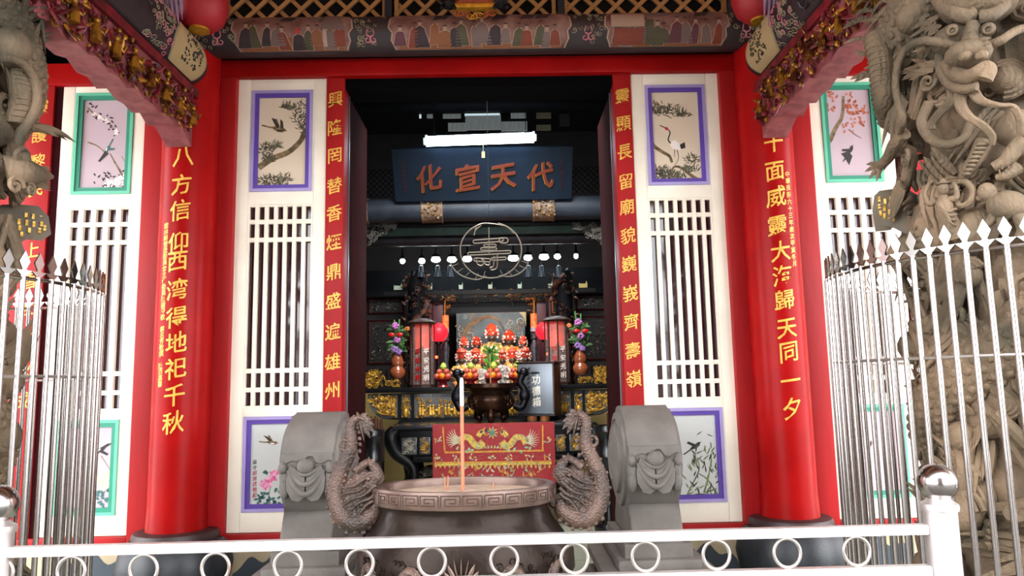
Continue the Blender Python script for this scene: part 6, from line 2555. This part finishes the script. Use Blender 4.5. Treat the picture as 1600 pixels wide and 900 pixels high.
# skull, forehead, snout and jaw
b.ball(h(1528, 5, .16), (58 * SP, 50 * SP, 36 * SP), CARVE, 24, 16)
b.ball(h(1425, 28, .10), (26 * SP, 26 * SP, 28 * SP), CARVE, 18, 12)
b.ball(h(1500, 62, .16), (42 * SP, 38 * SP, 26 * SP), CARVE, 20, 14)
b.ball(h(1513, 84, .26), (33 * SP, 34 * SP, 21 * SP), CARVE, 20, 14)
b.ball(h(1508, 88, .34), (10 * SP, 10 * SP, 8 * SP), CARVE, 12, 9)
b.ball(h(1534, 86, .34), (9 * SP, 9 * SP, 8 * SP), CARVE, 12, 9)
for px, py in ((1488, 48), (1544, 46)):
    b.ball(h(px, py, .27), 10.5 * SP, CARVE, 18, 12)
    c = h(px, py, .295)
    n = (CAM - c).normalized(); e1 = Vector((0, 0, 1)); e2 = e1.cross(n).normalized()
    b.tube([c + n * .01 + e2 * (6 * SP * cos(x)) + e1 * (6 * SP * sin(x)) for x in [2 * pi * i / 14 for i in range(14)]], 1.6 * SP, CARVE, 6, closed=True)
# heavy curled brows
b.tube(smooth_path([h(1462, -5, .2), h(1470, 8, .24), (h(1490, 20, .27)), h(1512, 26, .27), h(1522, 22, .26)]), (9 * SP, 13 * SP), CARVE, 12)
b.tube(smooth_path([h(1572, 8, .2), h(1562, 16, .24), h(1548, 24, .27), h(1532, 28, .27)]), (8 * SP, 12 * SP), CARVE, 12)
b.tube(smooth_path([h(1522, 34, .27), h(1518, 52, .27), h(1514, 70, .3)]), (10 * SP, 13 * SP), CARVE, 12)
# upper lip rolled to a ball, jaw, teeth
b.tube(smooth_path([h(1478, 100, .2), h(1494, 116, .26), h(1512, 120, .3), h(1528, 112, .34), h(1540, 104, .34), h(1545, 110, .34), h(1538, 124, .34)]), lerp_list([9 * SP, 12 * SP, 11 * SP, 10 * SP, 9 * SP, 11 * SP, 12 * SP], 6), CARVE, 12)
b.tube(smooth_path([h(1468, 84, .16), h(1474, 112, .18), h(1488, 132, .22), h(1508, 138, .27), h(1526, 134, .29)]), lerp_list([8 * SP, 11 * SP, 10 * SP, 9 * SP, 7 * SP], 6), CARVE, 12)
for px in (1500, 1512, 1524):
    tuft(b, h(px, 122, .29), (0, -.2, -1), 9 * SP, 2.5 * SP, CARVE, None, 4)
# flared tuft beside the mouth, nose whisker plume
for i in range(6):
    tuft(b, h(1484 + i * 2, 98 + i * 3, .27), h(1478 + i * 2, 112 + i * 4, .3) - h(1484 + i * 2, 98 + i * 3, .27), 16 * SP, 4 * SP, CARVE, None, 5)
for i in range(5):
    tuft(b, h(1524, 64 + i * 6, .32), h(1545, 60 + i * 8, .33) - h(1524, 64 + i * 6, .32), 22 * SP, 3.6 * SP, CARVE, None, 5)
# great curved whiskers
b.tube(smooth_path([h(1496, 72, .26), h(1470, 66, .27), h(1442, 64, .27), h(1418, 74, .26), h(1404, 98, .24), h(1399, 130, .22), h(1403, 160, .2), h(1410, 186, .18), h(1405, 206, .14)]), lerp_list([6 * SP, 7.5 * SP, 7 * SP, 6.5 * SP, 6.2 * SP, 6 * SP, 6 * SP, 6.5 * SP, 7 * SP], 6), CARVE, 12)
b.tube(smooth_path([h(1548, 70, .26), h(1566, 62, .27), h(1584, 50, .24), h(1604, 44, .2), h(1630, 50, .15)]), (7 * SP, 6 * SP), CARVE, 12)
# mane of flame locks to the left and above
for i in range(70):
    px = 1352 + 72 * q.random(); py = -30 + 150 * q.random()
    base = h(px, py, q.uniform(.04, .14))
    tip = h(px - q.uniform(14, 34), py + q.uniform(-10, 16), q.uniform(.02, .12))
    tuft(b, base, tip - base, (tip - base).length * 1.2, q.uniform(4, 6.5) * SP, CARVE, Vector((0, 0, q.uniform(-.5, .2))), 6, 7, .6)
for i in range(26):
    px = 1445 + 30 * q.random(); py = 20 + 60 * q.random()
    base = h(px, py, .16); tip = h(px - q.uniform(8, 22), py + q.uniform(4, 18), .16)
    tuft(b, base, tip - base, (tip - base).length * 1.3, 3.2 * SP, CARVE, None, 5, 6)
for i in range(18):
    px = 1418 + 40 * q.random(); py = 96 + 20 * q.random()
    base = h(px + 14, py, .12); tip = h(px - 8, py + q.uniform(-6, 14), .14)
    tuft(b, base, tip - base, (tip - base).length * 1.2, 4 * SP, CARVE, None, 5, 6)
scr_c = h(1450, 128, .14)
n = nrm(scr_c); e1 = Vector((0, 0, 1)); e2 = e1.cross(n)
scroll(b, scr_c, 15 * SP, 0, CARVE, e2, e1, .3, 1.5, -1, 14)
# beard: bundles of long wavy strands
for dx in (0, 5, 10):
    b.tube(smooth_path([h(1484 + dx, 138, .2), h(1482 + dx, 156, .22), h(1466 + dx, 174, .2), h(1452 + dx * .8, 192, .18), h(1450 + dx, 202, .18)]), (4.6 * SP, 2.6 * SP), CARVE, 8)
    b.tube(smooth_path([h(1496 + dx, 140, .22), h(1496 + dx, 164, .25), h(1508 + dx, 182, .25), h(1530 + dx, 196, .24), h(1546 + dx * .7, 212, .22), h(1548 + dx * .4, 226, .2)]), (4.8 * SP, 2.6 * SP), CARVE, 8)
    b.tube(smooth_path([h(1514 + dx, 140, .24), h(1526 + dx, 156, .25), h(1550 + dx, 164, .24), h(1574 + dx, 166, .22), h(1588 + dx * .5, 180, .2), h(1592 + dx * .5, 208, .17)]), (4.8 * SP, 2.6 * SP), CARVE, 8)
b.build('dragon_head', t)
# banded belly hanging down at the left
b = MB()
pts = smooth_path([h(1372, 60, .13), h(1378, 95, .14), h(1380, 130, .14), h(1382, 160, .12), h(1388, 190, .08)], 8)
N = len(pts)
b.tube(pts, [(24 - 7 * i / N) * SP for i in range(N)], CARVE, 16)
for i in range(0, N, 2):
    n = nrm(pts[i])
    e2 = Vector((0, 0, 1)).cross(n)
    r_ = (24.6 - 7 * i / N) * SP
    b.tube([pts[i] + (n * cos(x) + e2 * sin(x)) * r_ for x in [-1.5 + 3 * k_ / 8 for k_ in range(9)]], 1.8 * SP, CARVE, 6)
for i in range(0, N):
    for sgn in (-1, 1):
        n = nrm(pts[i]); e2 = Vector((0, 0, 1)).cross(n)
        b.ball(pts[i] + (n * .55 + e2 * .83 * sgn) * (22 - 7 * i / N) * SP, 4 * SP, CARVE, 6, 5)
b.build('banded_belly', t)
# claw reaching left
b = MB()
b.tube(smooth_path([h(1412, 208, .12), h(1398, 226, .12), h(1388, 246, .12), h(1376, 258, .1)]), (13 * SP, 9 * SP), CARVE, 12)
for dx, dy in ((-22, -6), (-24, 4), (-18, 14), (-8, 18)):
    base = h(1378, 258, .1); tip = h(1378 + dx, 258 + dy, .1)
    tuft(b, base, tip - base, (tip - base).length * 1.15, 5 * SP, CARVE, (0, 0, -.25), 6, 7)
b.tube(smooth_path([h(1452, 160, .1), h(1440, 190, .12), h(1452, 215, .12), h(1478, 226, .14), h(1506, 216, .14), h(1516, 190, .12)]), (9 * SP, 7 * SP), CARVE, 10)
b.tube(smooth_path([h(1538, 222, .14), h(1526, 246, .16), h(1512, 266, .16), h(1506, 278, .14)]), (14 * SP, 8 * SP), CARVE, 12)
for i in range(8):
    c = h(1536 - i * 3.8, 226 + i * 6.6, .2)
    b.ball(c, (11 * SP - i * .6 * SP, 6 * SP, 3.4 * SP), CARVE, 12, 7)
# snarling fish-dragon and prancing beast at the right
b.tube(smooth_path([h(1598, 222, .14), h(1584, 236, .15), h(1570, 252, .16), h(1552, 262, .16)]), (15 * SP, 8 * SP), CARVE, 12)
b.tube(smooth_path([h(1590, 262, .14), h(1572, 274, .16), h(1556, 278, .16)]), (11 * SP, 5 * SP), CARVE, 10)
for i in range(5):
    tuft(b, h(1556 + i * 5, 265, .18), (0, -.1, -1 if i % 2 else 1), 8 * SP, 2 * SP, CARVE, None, 4)
b.ball(h(1574, 322, .14), (30 * SP, 24 * SP, 24 * SP), CARVE, 18, 12)
for pts_ in (((1556, 330), (1548, 345), (1540, 352)), ((1566, 338), (1566, 356), (1572, 368)), ((1590, 336), (1596, 356), (1590, 370))):
    b.tube(smooth_path([h(*p_, .16) for p_ in pts_]), (9 * SP, 5 * SP), CARVE, 9)
b.ball(h(1542, 300, .16), (14 * SP, 12 * SP, 15 * SP), CARVE, 14, 10)
b.tube([h(1556, 316, .14), h(1544, 302, .16)], (13 * SP, 10 * SP), CARVE, 10)
# loop of ribbon beside the figure
b.tube(smooth_path([h(1490, 288, .16), h(1508, 284, .17), h(1520, 298, .17), h(1516, 314, .17), h(1502, 322, .17), h(1492, 314, .17)]), 5 * SP, CARVE, 9)
b.tube(smooth_path([h(1516, 296, .16), h(1528, 310, .16), h(1548, 312, .14)]), (4 * SP, 2.5 * SP), CARVE, 8)
b.build('claws_and_beasts', t)
# standing figure in a swirling robe
b = MB()
b.ball(h(1474, 296, .2), (9.5 * SP, 9.5 * SP, 11 * SP), CARVE, 16, 12)
b.ball(h(1473, 298, .235), (2 * SP, 2.6 * SP, 2.4 * SP), CARVE, 8, 6)
for dx in (-3.4, 3.2):
    b.ball(h(1474 + dx, 294.5, .226), 1.3 * SP, CARVE, 7, 5)
b.tube(smooth_path([h(1474, 304, .19), h(1475, 318, .2), h(1478, 334, .2), h(1484, 352, .17), h(1490, 366, .14)]), lerp_list([6 * SP, 13 * SP, 12 * SP, 16 * SP, 19 * SP], 6), CARVE, 14)
b.tube(smooth_path([h(1464, 312, .2), h(1452, 318, .2), h(1446, 304, .2), h(1450, 290, .2), h(1457, 282, .2)]), lerp_list([6 * SP, 5 * SP, 4.4 * SP, 3.6 * SP, 3.4 * SP], 6), CARVE, 10)
b.tube(smooth_path([h(1484, 312, .2), h(1494, 308, .2), h(1494, 296, .2), h(1490, 286, .2)]), lerp_list([6 * SP, 5 * SP, 4 * SP, 3.4 * SP], 6), CARVE, 10)
for i in range(4):
    b.tube(smooth_path([h(1468 + i * 3, 320 + i * 4, .235), h(1480 + i * 2, 330 + i * 6, .235), h(1494, 326 + i * 9, .2)]), 2 * SP, CARVE, 6)
b.lathe([(10 * SP, 0), (6 * SP, 5 * SP), (3 * SP, 9 * SP)], h(1474, 288, .2), CARVE, 12)
tag(b.build('robed_figure', t), 'small carved standing figure with both arms raised')
# open stone book with gold writing
def book(tp, hp, quads, chars, gold_px):
    BK = mat('dark_stone_book', '#5a4c38', .6, .1, var=.3, scale=10)
    b = MB()
    for quad in quads:
        P_ = [hp(px, py, o) for px, py, o in quad]
        d = nrm(P_[0]) * -.07
        b.prism_dir(P_, d, BK)
    b.build('stone_book', tp)
    b = MB()
    for ch, (px, py) in zip(chars, gold_px):
        c = hp(px, py, .0)
        n = nrm(c)
        e1 = Vector((0, 0, 1)); e2 = e1.cross(n)
        b.text(ch, lambda gx, gy, gz: c + e2 * (gx * 11 * SP) + e1 * (gy * 11 * SP) + n * (gz * .2), GOLDP)
    b.build('gold_writing', tp)


def hb(px, py, o=0.):
    # the book's face: a plane standing a little clear of the pillar
    c = hit(1392, 330, PR + .10)
    n = (CAM - c); n.z = 0; n = (n.normalized() * .8 + Vector((-.5, -.2, 0))).normalized()
    d = at(px, py, PY) - CAM
    tt = (c + n * o - CAM).dot(n) / d.dot(n)
    return CAM + d * tt


bookq = [[(1366, 306, 0), (1374, 298, 0), (1395, 299, 0), (1416, 312, 0), (1412, 364, 0), (1396, 356, 0), (1376, 352, 0), (1368, 362, 0), (1363, 330, 0)],
         [(1416, 312, 0), (1424, 318, .02), (1448, 286, .02), (1451, 292, .02), (1434, 370, .02), (1418, 366, .02), (1412, 364, 0)]]
gpx = [(1374, 312), (1374, 323), (1376, 334), (1383, 316), (1382, 327), (1382, 338), (1392, 312), (1391, 322), (1390, 332), (1389, 342), (1399, 311), (1398, 321), (1397, 331), (1396, 341)]


def hgold(px, py, o=0.):
    return hb(px, py, .004)


book(t, lambda x, y, o=0.: hb(x, y, o) if o or True else None, bookq, '信士陳樹發敬獻石柱一對歲次年', [(x, y) for x, y in gpx])

# ---------------------------------------------------------------- left pillar
LX, LY, LR = -2.67, -2.35, .40
t, hit, surf, nrm, q = carved_pillar(LX, LY, LR, 'tall grey-brown stone pillar carved with dragons and clouds, behind the left fence', 9, None, -1)
b = MB()
def h(px, py, out=.12):
    return hit(px, py, LR + out)
# fanned crest, coiling tube and belly with ripples near the top
for i in range(60):
    px = 5 + 64 * q.random(); py = -20 + 80 * q.random()
    base = h(px - 16, py + 8, .06); tip = h(px + q.uniform(4, 16), py + q.uniform(-16, 10), q.uniform(.06, .14))
    tuft(b, base, tip - base, (tip - base).length * 1.2, q.uniform(3.6, 6) * SP, CARVE, None, 6, 7, .6)
b.ball(h(15, 75, .12), (34 * SP, 30 * SP, 36 * SP), CARVE, 20, 14)
b.tube(smooth_path([h(-10, 92, .18), h(15, 92, .2), h(38, 102, .2), h(54, 126, .2), h(58, 158, .2), h(48, 186, .18), h(34, 206, .16), h(28, 226, .14)]), (7 * SP, 8 * SP), CARVE, 12)
pts = smooth_path([h(30, 104, .12), h(34, 130, .13), h(36, 160, .12), h(28, 196, .1)], 8)
b.tube(pts, 22 * SP, CARVE, 16)
for i in range(0, len(pts), 2):
    n = nrm(pts[i]); e2 = Vector((0, 0, 1)).cross(n)
    b.tube([pts[i] + (n * cos(x) + e2 * sin(x)) * 22.6 * SP for x in [-1.5 + 3 * k_ / 8 for k_ in range(9)]], 1.8 * SP, CARVE, 6)
b.tube(smooth_path([h(68, 40, .1), h(78, 20, .1), h(76, -10, .1)]), (9 * SP, 7 * SP), CARVE, 10)
b.build('dragon_crest', t)
# snouted head looking right, over the book
b = MB()
b.tube(smooth_path([h(10, 270, .14), h(34, 268, .18), h(58, 272, .18), (h(80, 276, .16))]), lerp_list([30 * SP, 25 * SP, 16 * SP, 5 * SP], 6), CARVE, 16)
b.ball(h(36, 246, .2), (12 * SP, 12 * SP, 12 * SP), CARVE, 14, 10)
b.tube(smooth_path([h(44, 240, .2), h(36, 232, .22), h(26, 238, .22), h(24, 250, .2)]), 4 * SP, CARVE, 9)
scroll(b, h(24, 290, .24), 16 * SP, 0, CARVE, Vector((0, 0, 1)).cross(nrm(h(24, 290, .2))), UZ, .3, 1.5, 1, 14)
scroll(b, h(48, 296, .22), 12 * SP, 2, CARVE, Vector((0, 0, 1)).cross(nrm(h(48, 296, .2))), UZ, .3, 1.5, -1, 14)
for i in range(10):
    base = h(56, 262 + i * 3, .14); tip = h(80, 262 + i * 4, .1)
    tuft(b, base, tip - base, (tip - base).length, 3.4 * SP, CARVE, None, 5)
b.build('snouted_head', t)


def hb(px, py, o=0.):
    c = hit(45, 350, LR + .10)
    n = (CAM - c); n.z = 0; n = (n.normalized() * .85 + Vector((.3, -.4, 0))).normalized()
    d = at(px, py, LY) - CAM
    tt = (c + n * o - CAM).dot(n) / d.dot(n)
    return CAM + d * tt


bookq = [[(6, 334, 0), (30, 322, 0), (60, 322, 0), (76, 338, 0), (80, 366, 0), (66, 376, 0), (44, 372, 0), (28, 382, 0), (14, 366, 0)]]
gpx = [(30, 346), (31, 356), (34, 366), (41, 336), (42, 348), (46, 360), (52, 338), (53, 350), (64, 338), (65, 350), (62, 360), (70, 356), (72, 366)]
book(t, lambda x, y, o=0.: hb(x, y, o), bookq, '信女吳氏敬獻龍柱一對大吉', [(x, y) for x, y in gpx])
